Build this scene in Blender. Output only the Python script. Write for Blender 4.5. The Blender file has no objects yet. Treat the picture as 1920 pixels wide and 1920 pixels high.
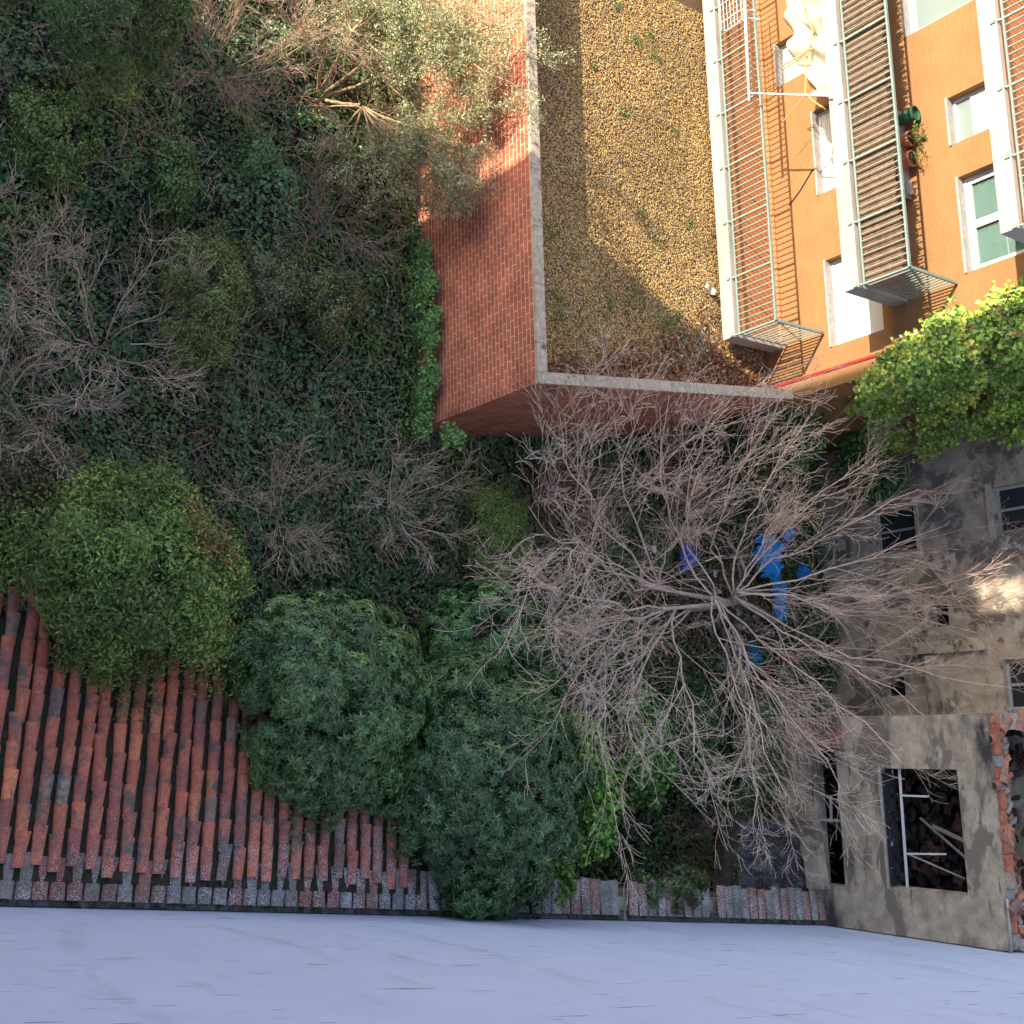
import bpy, math, random
import numpy as np
from mathutils import Matrix, Vector
random.seed(7); RNG = np.random.default_rng(7)
S = bpy.context.scene
COL = S.collection
# ------------------------------------------------------------------ camera
F = 2200.0
R = np.array([[0.02664015, 0.80028569, 0.5990268],
              [0.98388295, 0.08500299, -0.15731761],
              [-0.1768181, 0.59356323, -0.78512296]])
cd = bpy.data.cameras.new('camera'); cam = bpy.data.objects.new('camera', cd); COL.objects.link(cam)
cd.sensor_width = 36; cd.lens = 36 * F / 1920; cd.clip_end = 2000; cd.clip_start = 0.05
m = Matrix.Identity(4)
for i in range(3):
    m[i][0] = R[0, i]; m[i][1] = -R[1, i]; m[i][2] = -R[2, i]
cam.matrix_world = m
S.camera = cam
# ------------------------------------------------------------------ light
SUN_EL = math.radians(20.0); sd = np.array([0.445, 0.896]); sd /= np.linalg.norm(sd)
travel = Vector((sd[0] * math.cos(SUN_EL), sd[1] * math.cos(SUN_EL), -math.sin(SUN_EL)))
sl = bpy.data.lights.new('sun', 'SUN'); sl.energy = 2.9; sl.angle = math.radians(0.5); sl.color = (1.0, 0.87, 0.70)
so = bpy.data.objects.new('sun', sl); COL.objects.link(so)
so.rotation_euler = travel.to_track_quat('-Z', 'Y').to_euler()
W = bpy.data.worlds.new('World'); S.world = W; W.use_nodes = True
nt = W.node_tree; bg = nt.nodes['Background']; sky = nt.nodes.new('ShaderNodeTexSky')
sky.sky_type = 'NISHITA'; sky.sun_disc = False; sky.sun_elevation = SUN_EL
sky.sun_rotation = math.atan2(-sd[0], -sd[1])
sky.air_density = 1.0; sky.dust_density = 1.0; sky.ozone_density = 1.2
nt.links.new(sky.outputs[0], bg.inputs[0]); bg.inputs[1].default_value = 0.15
S.view_settings.view_transform = 'Standard'; S.view_settings.look = 'None'
S.view_settings.exposure = 1.95; S.view_settings.gamma = 1.0

# ------------------------------------------------------------------ helpers
def ray(px, py):
    w = R.T @ np.array([px - 960.0, py - 960.0, F]); return w / np.linalg.norm(w)
def onz(px, py, z): r = ray(px, py); return r * (z / r[2])
def ony(px, py, y): r = ray(px, py); return r * (y / r[1])
def onp(px, py, n, d): r = ray(px, py); return r * (d / (r @ n))

def tag(o, label=None, cat=None, group=None, kind=None):
    if label: o['label'] = label
    if cat: o['category'] = cat
    if group: o['group'] = group
    if kind: o['kind'] = kind
    return o
def thing(name, loc, label, cat, group=None):
    o = bpy.data.objects.new(name, None); COL.objects.link(o); o.location = loc
    o.empty_display_size = 0.2
    return tag(o, label, cat, group)
def setp(o, parent):
    if parent is not None:
        o.parent = parent
        o.matrix_parent_inverse = Matrix.Translation(parent_world(parent)).inverted()
def parent_world(p):
    v = Vector(p.location)
    if p.parent is not None:
        pass
    return v
class MB:
    def __init__(s): s.v = []; s.f = []; s.c = []; s.m = []
    def add(s, vs, fs, col=None, mi=0):
        b = len(s.v); s.v.extend([tuple(map(float, q)) for q in vs])
        for f in fs:
            s.f.append(tuple(b + i for i in f)); s.c.append(col or (1, 1, 1)); s.m.append(mi)
    def box(s, a, b, col=None, mi=0):
        x0, y0, z0 = a; x1, y1, z1 = b
        x0, x1 = min(x0, x1), max(x0, x1); y0, y1 = min(y0, y1), max(y0, y1); z0, z1 = min(z0, z1), max(z0, z1)
        vs = [(x0, y0, z0), (x1, y0, z0), (x1, y1, z0), (x0, y1, z0), (x0, y0, z1), (x1, y0, z1), (x1, y1, z1), (x0, y1, z1)]
        s.add(vs, [(0, 3, 2, 1), (4, 5, 6, 7), (0, 1, 5, 4), (1, 2, 6, 5), (2, 3, 7, 6), (3, 0, 4, 7)], col, mi)
    def obox(s, c, ax, ay, az, col=None, mi=0):
        c, ax, ay, az = [np.array(q, float) for q in (c, ax, ay, az)]
        vs = [c - ax - ay - az, c + ax - ay - az, c + ax + ay - az, c - ax + ay - az, c - ax - ay + az, c + ax - ay + az, c + ax + ay + az, c - ax + ay + az]
        s.add(vs, [(0, 3, 2, 1), (4, 5, 6, 7), (0, 1, 5, 4), (1, 2, 6, 5), (2, 3, 7, 6), (3, 0, 4, 7)], col, mi)
    def bar(s, p, q, w, h=None, up=(0, 0, 1), col=None):
        h = h or w; p = np.array(p, float); q = np.array(q, float); d = q - p; L = np.linalg.norm(d); d /= L
        u = np.array(up, float)
        if abs(d @ u) > .95: u = np.array([1.0, 0, 0])
        sx = np.cross(d, u); sx /= np.linalg.norm(sx); uu = np.cross(sx, d)
        s.obox((p + q) / 2, d * L / 2, sx * w / 2, uu * h / 2, col)
    def tube(s, pts, rad, n=5, col=None, cap=False):
        pts = np.array(pts, float); k = len(pts); rad = np.broadcast_to(np.array(rad, float), (k,))
        T = np.gradient(pts, axis=0); T /= (np.linalg.norm(T, axis=1)[:, None] + 1e-9)
        u = np.array([0.3, 0.2, 0.93]);
        if abs(T[0] @ u) > .9: u = np.array([0.9, 0.3, 0.1])
        A = np.cross(T, u); A /= (np.linalg.norm(A, axis=1)[:, None] + 1e-9); B = np.cross(T, A)
        an = np.arange(n) * 2 * np.pi / n
        V = pts[:, None, :] + rad[:, None, None] * (A[:, None, :] * np.cos(an)[None, :, None] + B[:, None, :] * np.sin(an)[None, :, None])
        fs = []
        for i in range(k - 1):
            for j in range(n):
                j2 = (j + 1) % n; fs.append((i * n + j, i * n + j2, (i + 1) * n + j2, (i + 1) * n + j))
        if cap: fs += [tuple(range(n))[::-1], tuple((k - 1) * n + j for j in range(n))]
        s.add(V.reshape(-1, 3), fs, col)
    def prism(s, poly, d, col=None):
        poly = np.array(poly, float); d = np.array(d, float); n = len(poly)
        s.add(list(poly) + list(poly + d), [tuple(range(n))[::-1], tuple(n + i for i in range(n))] + [(i, (i + 1) % n, n + (i + 1) % n, n + i) for i in range(n)], col)
    def build(s, name, mats, parent=None, smooth=False, bevel=0):
        me = bpy.data.meshes.new(name); me.from_pydata(s.v, [], s.f)
        o = bpy.data.objects.new(name, me); COL.objects.link(o)
        for q in (mats if isinstance(mats, list) else [mats]): me.materials.append(q)
        if isinstance(mats, list): me.polygons.foreach_set('material_index', s.m)
        a = me.attributes.new('tint', 'FLOAT_COLOR', 'FACE')
        arr = np.ones((len(s.f), 4), np.float32); arr[:, :3] = np.array(s.c, np.float32).reshape(-1, 3); a.data.foreach_set('color', arr.ravel())
        if smooth: me.polygons.foreach_set('use_smooth', [True] * len(s.f))
        me.update()
        if bevel:
            bm = o.modifiers.new('bevel', 'BEVEL'); bm.width = bevel; bm.segments = 2; bm.limit_method = 'ANGLE'
        setp(o, parent)
        return o
def arrmesh(name, V, T, tint, mat, parent=None, smooth=False):
    """V (n,3), T (m,3) triangles, tint (m,3)"""
    me = bpy.data.meshes.new(name); n = len(V); k = len(T)
    me.vertices.add(n); me.vertices.foreach_set('co', np.asarray(V, np.float32).ravel())
    me.loops.add(k * 3); me.loops.foreach_set('vertex_index', np.asarray(T, np.int32).ravel())
    me.polygons.add(k); me.polygons.foreach_set('loop_start', np.arange(0, k * 3, 3, dtype=np.int32))
    me.polygons.foreach_set('loop_total', np.full(k, 3, np.int32))
    if smooth: me.polygons.foreach_set('use_smooth', np.ones(k, bool))
    me.update(calc_edges=True)
    a = me.attributes.new('tint', 'FLOAT_COLOR', 'FACE'); arr = np.ones((k, 4), np.float32); arr[:, :3] = tint; a.data.foreach_set('color', arr.ravel())
    me.materials.append(mat)
    o = bpy.data.objects.new(name, me); COL.objects.link(o); setp(o, parent)
    return o
def nrm(a): return a / (np.linalg.norm(a, axis=-1, keepdims=True) + 1e-9)
def leafgeo(P, N, D, L, Wd, tint, fold=.18, ivy=False):
    """P pos, N normal, D direction (will be made perpendicular), L length, Wd width"""
    n = len(P); N = nrm(N); D = nrm(D - N * np.sum(D * N, 1)[:, None]); Sd = np.cross(N, D)
    L = np.broadcast_to(L, (n,))[:, None]; Wd = np.broadcast_to(Wd, (n,))[:, None]
    base = P - D * L * .3; tip = P + D * L * .7 - N * L * .12
    mid = P + D * L * (.05 if ivy else .15) + N * Wd * .0
    le = mid + Sd * Wd * .5 + N * Wd * fold; ri = mid - Sd * Wd * .5 + N * Wd * fold
    if ivy:
        ls = P + D * L * .38 + Sd * Wd * .22 + N * Wd * fold * .4; rs = P + D * L * .38 - Sd * Wd * .22 + N * Wd * fold * .4
        V = np.stack([base, ri, rs, tip, ls, le], 1).reshape(-1, 3); o = np.arange(n)[:, None] * 6
        T = np.concatenate([o + [0, 1, 2], o + [0, 2, 3], o + [0, 3, 4], o + [0, 4, 5]], 1).reshape(-1, 3); rep = 4
    else:
        V = np.stack([base, ri, tip, le], 1).reshape(-1, 3); o = np.arange(n)[:, None] * 4
        T = np.concatenate([o + [0, 1, 2], o + [0, 2, 3]], 1).reshape(-1, 3); rep = 2
    return V, T, np.repeat(tint, rep, 0)
def snoise(x, y, s=1.0, seed=0):
    r = np.random.default_rng(seed); v = 0
    for k in range(6):
        a = r.uniform(0, 6.283); fr = s * (0.7 + 0.35 * k) * 1.0; p = r.uniform(0, 6.28, 2)
        v = v + np.sin((x * math.cos(a) + y * math.sin(a)) * fr + p[0] + 1.3 * np.sin((-x * math.sin(a) + y * math.cos(a)) * fr * .8 + p[1])) / 6 * 1.6
    return v

# ------------------------------------------------------------------ materials
def mat(name, col=(.5, .5, .5), rough=.8, tint=False, nscale=0, namt=.25, bump=0, bscale=40, spec=.3, metal=0, transl=0, coords='Object', ramp=None, detail=6):
    M = bpy.data.materials.new(name); M.use_nodes = True; n = M.node_tree.nodes; l = M.node_tree.links
    b = n['Principled BSDF']; b.inputs['Roughness'].default_value = rough; b.inputs['Metallic'].default_value = metal
    b.inputs['Specular IOR Level'].default_value = spec
    tc = n.new('ShaderNodeTexCoord')
    rgb = n.new('ShaderNodeRGB'); rgb.outputs[0].default_value = (*col, 1); out = rgb.outputs[0]
    if tint:
        at = n.new('ShaderNodeAttribute'); at.attribute_name = 'tint'
        mx = n.new('ShaderNodeMix'); mx.data_type = 'RGBA'; mx.blend_type = 'MULTIPLY'; mx.inputs[0].default_value = 1
        l.new(out, mx.inputs[6]); l.new(at.outputs['Color'], mx.inputs[7]); out = mx.outputs[2]
    if nscale:
        no = n.new('ShaderNodeTexNoise'); no.inputs['Scale'].default_value = nscale; no.inputs['Detail'].default_value = detail; no.inputs['Roughness'].default_value = .65
        l.new(tc.outputs[coords], no.inputs['Vector'])
        mr = n.new('ShaderNodeMapRange'); mr.inputs[1].default_value = .3; mr.inputs[2].default_value = .7
        mr.inputs[3].default_value = 1 - namt; mr.inputs[4].default_value = 1 + namt * .8; l.new(no.outputs[0], mr.inputs[0])
        mx = n.new('ShaderNodeVectorMath'); mx.operation = 'SCALE'; l.new(out, mx.inputs[0]); l.new(mr.outputs[0], mx.inputs[3]); out = mx.outputs[0]
    l.new(out, b.inputs['Base Color'])
    if bump:
        nb = n.new('ShaderNodeTexNoise'); nb.inputs['Scale'].default_value = bscale; nb.inputs['Detail'].default_value = 5; l.new(tc.outputs[coords], nb.inputs['Vector'])
        bp = n.new('ShaderNodeBump'); bp.inputs['Strength'].default_value = min(1, bump); bp.inputs['Distance'].default_value = .02; l.new(nb.outputs[0], bp.inputs['Height']); l.new(bp.outputs[0], b.inputs['Normal'])
    if transl:
        tr = n.new('ShaderNodeBsdfTranslucent'); ms = n.new('ShaderNodeMixShader'); ms.inputs[0].default_value = transl
        l.new(out, tr.inputs[0]); l.new(b.outputs[0], ms.inputs[1]); l.new(tr.outputs[0], ms.inputs[2])
        l.new(ms.outputs[0], n['Material Output'].inputs[0])
    M['out'] = 0
    return M
def overlay(M, col, scale, lo, hi, stretch=(1, 1, 1), detail=6, rough_=.6, coords='Object', kind='noise', loc=(0, 0, 0)):
    """mix another natural colour over the base colour through a noise mask (stains, lichen, dirt)"""
    n = M.node_tree.nodes; l = M.node_tree.links; b = n['Principled BSDF']
    src = b.inputs['Base Color'].links[0].from_socket
    tc = n.new('ShaderNodeTexCoord'); mp = n.new('ShaderNodeMapping'); mp.inputs['Scale'].default_value = stretch; mp.inputs['Location'].default_value = loc
    l.new(tc.outputs[coords], mp.inputs[0])
    if kind == 'noise':
        t = n.new('ShaderNodeTexNoise'); t.inputs['Detail'].default_value = detail; t.inputs['Roughness'].default_value = rough_; t.inputs['Scale'].default_value = scale; o = t.outputs[0]
    else:
        t = n.new('ShaderNodeTexVoronoi'); t.inputs['Scale'].default_value = scale; o = t.outputs['Distance']
    l.new(mp.outputs[0], t.inputs['Vector'])
    mr = n.new('ShaderNodeMapRange'); mr.inputs[1].default_value = lo; mr.inputs[2].default_value = hi; l.new(o, mr.inputs[0])
    mx = n.new('ShaderNodeMix'); mx.data_type = 'RGBA'; l.new(mr.outputs[0], mx.inputs[0]); l.new(src, mx.inputs[6]); mx.inputs[7].default_value = (*col, 1)
    l.new(mx.outputs[2], b.inputs['Base Color'])
    return M
def brickmat(name, c1, c2, mortar, bw, bh, ms, swap, bump=.5, rough=.85, var=.25):
    M = bpy.data.materials.new(name); M.use_nodes = True; n = M.node_tree.nodes; l = M.node_tree.links
    b = n['Principled BSDF']; b.inputs['Roughness'].default_value = rough; b.inputs['Specular IOR Level'].default_value = .2
    tc = n.new('ShaderNodeTexCoord'); sp = n.new('ShaderNodeSeparateXYZ'); cb = n.new('ShaderNodeCombineXYZ')
    l.new(tc.outputs['Object'], sp.inputs[0])
    ad = n.new('ShaderNodeMath'); ad.operation = 'ADD'; l.new(sp.outputs[0], ad.inputs[0]); l.new(sp.outputs[1], ad.inputs[1])
    l.new(ad.outputs[0], cb.inputs[0]); l.new(sp.outputs[2], cb.inputs[1])
    t = n.new('ShaderNodeTexBrick'); l.new(cb.outputs[0], t.inputs['Vector'])
    t.inputs['Scale'].default_value = 1; t.inputs['Brick Width'].default_value = bw; t.inputs['Row Height'].default_value = bh
    t.inputs['Mortar Size'].default_value = ms; t.inputs['Mortar Smooth'].default_value = .3; t.inputs['Bias'].default_value = 0
    t.inputs['Color1'].default_value = (*c1, 1); t.inputs['Color2'].default_value = (*c2, 1); t.inputs['Mortar'].default_value = (*mortar, 1)
    no = n.new('ShaderNodeTexNoise'); no.inputs['Scale'].default_value = 2.5; no.inputs['Detail'].default_value = 8; l.new(tc.outputs['Object'], no.inputs['Vector'])
    mr = n.new('ShaderNodeMapRange'); mr.inputs[1].default_value = .3; mr.inputs[2].default_value = .7; mr.inputs[3].default_value = 1 - var; mr.inputs[4].default_value = 1 + var; l.new(no.outputs[0], mr.inputs[0])
    sc = n.new('ShaderNodeVectorMath'); sc.operation = 'SCALE'; l.new(t.outputs[0], sc.inputs[0]); l.new(mr.outputs[0], sc.inputs[3]); l.new(sc.outputs[0], b.inputs['Base Color'])
    bp = n.new('ShaderNodeBump'); bp.inputs['Strength'].default_value = bump; bp.inputs['Distance'].default_value = .008; bp.invert = True
    l.new(t.outputs['Fac'], bp.inputs['Height']); l.new(bp.outputs[0], b.inputs['Normal'])
    return M
MT = {}
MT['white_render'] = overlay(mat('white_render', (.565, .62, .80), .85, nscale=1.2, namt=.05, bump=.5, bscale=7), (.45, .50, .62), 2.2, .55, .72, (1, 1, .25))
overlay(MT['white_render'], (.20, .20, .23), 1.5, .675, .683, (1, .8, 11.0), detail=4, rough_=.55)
MT['brick'] = brickmat('brick', (.58, .175, .085), (.47, .13, .065), (.66, .46, .38), .27, .106, .009, False)
overlay(MT['brick'], (.62, .50, .47), 1.6, .64, .74, (1, 1, 1), detail=10, rough_=.75)
MT['old_brick'] = overlay(brickmat('old_brick', (.30, .13, .09), (.24, .10, .07), (.30, .24, .20), .25, .08, .012, False, var=.4), (.12, .10, .09), 3, .5, .62)
MT['orange_brick'] = brickmat('orange_brick', (.30, .158, .066), (.28, .146, .060), (.215, .10, .04), .24, .055, .0035, False, bump=.4, var=.07)
MT['coping'] = overlay(mat('coping', (.50, .41, .30), .9, nscale=9, namt=.35, bump=.6), (.12, .10, .07), 4, .58, .68, detail=9)
MT['cream'] = overlay(mat('cream', (.35, .325, .285), .8, nscale=3, namt=.08), (.24, .22, .19), 1.3, .52, .75, (.4, 1, 1), detail=9)
MT['cream_dirty'] = mat('cream_dirty', (.42, .40, .36), .8, nscale=6, namt=.2)
MT['terracotta'] = mat('terracotta', (.42, .18, .075), .7, nscale=14, namt=.2)
MT['green_metal'] = mat('green_metal', (.20, .26, .22), .55, spec=.4, nscale=8, namt=.15)
MT['grey_metal'] = mat('grey_metal', (.34, .36, .34), .5, nscale=8, namt=.15)
MT['white_paint'] = mat('white_paint', (.62, .62, .60), .45)
MT['red_paint'] = mat('red_paint', (.26, .022, .022), .5)
MT['grey_stone'] = mat('grey_stone', (.36, .34, .32), .85, nscale=9, namt=.25)
MT['gravel_base'] = mat('gravel_base', (.13, .085, .04), .95, nscale=30, namt=.5, bump=1, bscale=60)
MT['pebble'] = mat('pebble', (1, 1, 1), .8, tint=True)
MT['leaf'] = mat('leaf', (1, 1, 1), .36, tint=True, transl=.2, spec=.55)
MT['dryleaf'] = mat('dryleaf', (1, 1, 1), .8, tint=True, transl=.1)
MT['bark'] = mat('bark', (.36, .29, .23), .9, tint=True, nscale=12, namt=.3)
MT['soil'] = overlay(mat('soil', (.035, .03, .02), 1, nscale=6, namt=.5, bump=1, bscale=20), (.02, .035, .015), 1.2, .45, .6)
MT['tile'] = overlay(overlay(mat('tile', (1, 1, 1), .85, tint=True, nscale=18, namt=.3, bump=.4, bscale=60), (.15, .135, .12), 3.2, .50, .60, detail=12, rough_=.8), (.50, .48, .46), 14, .66, .70, detail=8)
def speckle(M, col, scale, x0, x1, r0, r1):
    n = M.node_tree.nodes; l = M.node_tree.links; b = n['Principled BSDF']; src = b.inputs['Base Color'].links[0].from_socket
    tc = n.new('ShaderNodeTexCoord'); sp = n.new('ShaderNodeSeparateXYZ'); l.new(tc.outputs['Object'], sp.inputs[0])
    mr = n.new('ShaderNodeMapRange'); l.new(sp.outputs[0], mr.inputs[0]); mr.inputs[1].default_value = x0; mr.inputs[2].default_value = x1; mr.inputs[3].default_value = r0; mr.inputs[4].default_value = r1
    no = n.new('ShaderNodeTexNoise'); no.inputs['Scale'].default_value = 3; l.new(tc.outputs['Object'], no.inputs['Vector'])
    ml = n.new('ShaderNodeMath'); ml.operation = 'MULTIPLY'; l.new(mr.outputs[0], ml.inputs[0]); l.new(no.outputs[0], ml.inputs[1])
    v = n.new('ShaderNodeTexVoronoi'); v.inputs['Scale'].default_value = scale; l.new(tc.outputs['Object'], v.inputs['Vector'])
    lt = n.new('ShaderNodeMath'); lt.operation = 'LESS_THAN'; l.new(v.outputs['Distance'], lt.inputs[0]); l.new(ml.outputs[0], lt.inputs[1])
    mx = n.new('ShaderNodeMix'); mx.data_type = 'RGBA'; l.new(lt.outputs[0], mx.inputs[0]); l.new(src, mx.inputs[6]); mx.inputs[7].default_value = (*col, 1); l.new(mx.outputs[2], b.inputs['Base Color'])
speckle(MT['tile'], (.62, .60, .60), 58, .2, 2.0, .02, .70)
MT['mortar'] = overlay(mat('mortar', (.16, .14, .13), .95, nscale=12, namt=.5, bump=1), (.05, .07, .03), 5, .5, .6)
MT['gutter'] = overlay(mat('gutter', (.055, .042, .032), .95, nscale=20, namt=.6, bump=1), (.02, .035, .012), 4, .48, .6)
MT['concrete'] = overlay(overlay(mat('concrete', (.42, .35, .26), .95, nscale=3.5, namt=.4, bump=.7, bscale=25, detail=10), (.055, .05, .048), 1.25, .50, .66, (.6, 1, 1.5), detail=10), (.36, .33, .29), 2.5, .60, .7, (1, 1, 1), detail=9)
MT['plaster'] = overlay(overlay(mat('plaster', (.42, .355, .27), .95, nscale=3.0, namt=.35, bump=.8, bscale=22, detail=10), (.17, .15, .135), 1.3, .52, .6, detail=11), (.40, .36, .31), 3.0, .62, .7, detail=9)
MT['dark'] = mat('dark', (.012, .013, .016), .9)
MT['glass'] = mat('glass', (.20, .25, .24), .15, spec=.6)
def clearglass():
    M = bpy.data.materials.new('window_glass'); M.use_nodes = True; n = M.node_tree.nodes; l = M.node_tree.links
    t = n.new('ShaderNodeBsdfTransparent'); g = n.new('ShaderNodeBsdfGlossy'); g.inputs['Roughness'].default_value = .03; t.inputs[0].default_value = (.8, .9, .88, 1)
    m_ = n.new('ShaderNodeMixShader'); m_.inputs[0].default_value = .14; l.new(t.outputs[0], m_.inputs[1]); l.new(g.outputs[0], m_.inputs[2]); l.new(m_.outputs[0], n['Material Output'].inputs[0]); return M
MT['clear'] = clearglass()
MT['blind'] = mat('blind', (.50, .54, .52), .5)
MT['dark_glass'] = mat('dark_glass', (.03, .035, .04), .15, spec=.6)
MT['cloth_white'] = mat('cloth_white', (.56, .51, .40), .8, transl=.2, nscale=4, namt=.12)
MT['rope_yellow'] = mat('rope_yellow', (.50, .38, .13), .7)
MT['reed'] = mat('reed', (.17, .10, .06), .95, nscale=9, namt=.45, bump=1, bscale=30)
MT['pot'] = mat('pot', (.50, .17, .09), .7)
MT['plastic_green'] = mat('plastic_green', (.03, .10, .06), .4)
MT['tarp'] = mat('tarp', (.04, .40, .80), .4, tint=True, nscale=6, namt=.2, spec=.4)
MT['tarp_violet'] = mat('tarp_violet', (.16, .20, .75), .4, spec=.4)
MT['wood'] = mat('wood', (.33, .28, .24), .9, tint=True, nscale=10, namt=.3)
MT['burnt'] = overlay(mat('burnt', (.02, .02, .025), .8, nscale=8, namt=.5, bump=1), (.45, .47, .52), 3.5, .60, .63, (1, 1, 1), detail=8)
MT['weathered'] = overlay(mat('weathered', (.05, .05, .06), .9, nscale=5, namt=.4, bump=.8), (.13, .13, .15), 3, .48, .62, (1.5, 1, .3), detail=9)
MT['red_brick_rough'] = mat('red_brick_rough', (1, 1, 1), .9, tint=True, nscale=10, namt=.3, bump=.6)
overlay(MT['plaster'], (.20, .165, .13), 1.1, .565, .578, (1, 1, 1), detail=13, rough_=.62, loc=(3, 1, 2)); overlay(MT['plaster'], (.50, .44, .36), 1.6, .60, .61, (1, 1, 1), detail=13, rough_=.66, loc=(9, 4, 1))
overlay(MT['concrete'], (.075, .065, .06), 2.2, .57, .66, (.35, 1, 3.2), detail=12, rough_=.7, loc=(2, 0, 5)); overlay(MT['concrete'], (.20, .165, .13), .9, .55, .57, (.45, 1, 1), detail=12, loc=(0, 3, 8)); overlay(MT['orange_brick'], (.25, .135, .065), 1.4, .50, .80, (1, 1, .35), detail=10, rough_=.7)
for k in ('white_render', 'concrete', 'plaster'):
    for nd in MT[k].node_tree.nodes:
        if nd.type == 'BUMP': nd.inputs['Distance'].default_value = .012

# ------------------------------------------------------------------ key planes (metres, camera at the origin)
YF = 17.54      # apartment facade
YA = 11.29      # annex left face
ZC = -14.1      # annex coping top
ZG = -14.75     # gravel
XE = -6.0       # facade end
WN0 = np.array([1.93, 3.72]); WN1 = np.array([3.88, 18.4])     # white wall foot line
wdir = (WN1 - WN0) / np.linalg.norm(WN1 - WN0); wnor = np.array([-wdir[1], wdir[0]])    # points to the garden side (-x)
def wallx(y): return WN0[0] + (y - WN0[1]) * wdir[0] / wdir[1]

def terr(x, y):
    t = np.clip((y - 15.5) / 5, 0, 1); z = -18.0 + .8 * t * t * (3 - 2 * t)
    g = np.clip((-x - 4) / 6, 0, 1) * np.clip((13 - y) / 3, 0, 1)
    z = z + .5 * g + .22 * snoise(x, y, 1.0, 3) + .10 * snoise(x, y, 2.6, 5)
    z = z + 3.2 * np.exp(-(((x + 5.5) / 1.1) ** 2 + ((y - 18.3) / 1.25) ** 2))          # bramble heap against the annex end
    far = np.clip((np.hypot(x + 4, y - 11) - 30) / 40, 0, 1)
    return z * (1 - far) + -18.0 * far
# ------------------------------------------------------------------ ground
def build_ground():
    a = np.concatenate([np.linspace(-600, -30, 12), np.arange(-26, 20, .3), np.linspace(22, 600, 12)])
    b = np.concatenate([np.linspace(-600, -8, 12), np.arange(-6, 34, .3), np.linspace(36, 600, 12)])
    X, Y = np.meshgrid(a, b, indexing='ij'); Z = terr(X, Y)
    V = np.stack([X, Y, Z], -1).reshape(-1, 3); nx, ny = X.shape
    i, j = np.meshgrid(np.arange(nx - 1), np.arange(ny - 1), indexing='ij'); q = (i * ny + j).ravel()
    T = np.concatenate([np.stack([q, q + ny, q + ny + 1], 1), np.stack([q, q + ny + 1, q + 1], 1)])
    o = arrmesh('ground', V, T, np.ones((len(T), 3)), MT['soil'], smooth=True); tag(o, kind='structure')
build_ground()

# ------------------------------------------------------------------ walls with openings, in a plane y = const
def wall_y(mb, x0, x1, z0, z1, y, th, holes, col=None):
    xs = sorted({x0, x1, *[h[0] for h in holes], *[h[1] for h in holes]}); zs = sorted({z0, z1, *[h[2] for h in holes], *[h[3] for h in holes]})
    xs = [x for x in xs if x0 <= x <= x1]; zs = [z for z in zs if z0 <= z <= z1]
    idx = {}; V = []
    def vid(x, z, k):
        key = (x, z, k)
        if key not in idx: idx[key] = len(V); V.append((x, y + (th if k else 0), z))
        return idx[key]
    def solid(i, j):
        if i < 0 or j < 0 or i >= len(xs) - 1 or j >= len(zs) - 1: return False
        cx = (xs[i] + xs[i + 1]) / 2; cz = (zs[j] + zs[j + 1]) / 2
        return not any(h[0] < cx < h[1] and h[2] < cz < h[3] for h in holes)
    Fc = []
    for i in range(len(xs) - 1):
        for j in range(len(zs) - 1):
            if not solid(i, j): continue
            a, b, c, d = xs[i], xs[i + 1], zs[j], zs[j + 1]
            Fc.append((vid(a, c, 0), vid(b, c, 0), vid(b, d, 0), vid(a, d, 0)))
            Fc.append((vid(a, c, 1), vid(a, d, 1), vid(b, d, 1), vid(b, c, 1)))
            if not solid(i - 1, j): Fc.append((vid(a, c, 0), vid(a, d, 0), vid(a, d, 1), vid(a, c, 1)))
            if not solid(i + 1, j): Fc.append((vid(b, c, 0), vid(b, c, 1), vid(b, d, 1), vid(b, d, 0)))
            if not solid(i, j - 1): Fc.append((vid(a, c, 0), vid(a, c, 1), vid(b, c, 1), vid(b, c, 0)))
            if not solid(i, j + 1): Fc.append((vid(a, d, 0), vid(b, d, 0), vid(b, d, 1), vid(a, d, 1)))
    mb.add(V, Fc, col)

# ------------------------------------------------------------------ own white building (right hand wall + unseen wall behind the camera, shaped to shade the yard)
wb = thing('white_apartment_building', (wallx(8), 8, -18), 'tall white rendered wall of the nearest building along the bottom of the view', 'building')
def white_building():
    m_ = MB()
    p0 = np.array([wallx(-1.2), -1.2]); p1 = np.array([wallx(34), 34.0]); off = -wnor * 8
    zb, zt = -19, 2.2
    poly = [(*p0, zb), (*p1, zb), (*(p1 + off), zb), (*(p0 + off), zb)]
    m_.prism(poly, (0, 0, zt - zb)); m_.build('wall', MT['white_render'], wb)
    r = MB(); wall_y(r, -15.5, wallx(-1.2) - .004, -19, 2.0, -1.7, .5, [(-14.3, -13.5, -3.95, -2.75)]); r.build('unseen_shade_wall', MT['white_render'], wb)  # unseen wall casting the yard's shade; opening added for the ruin's sun patch
white_building()

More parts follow.
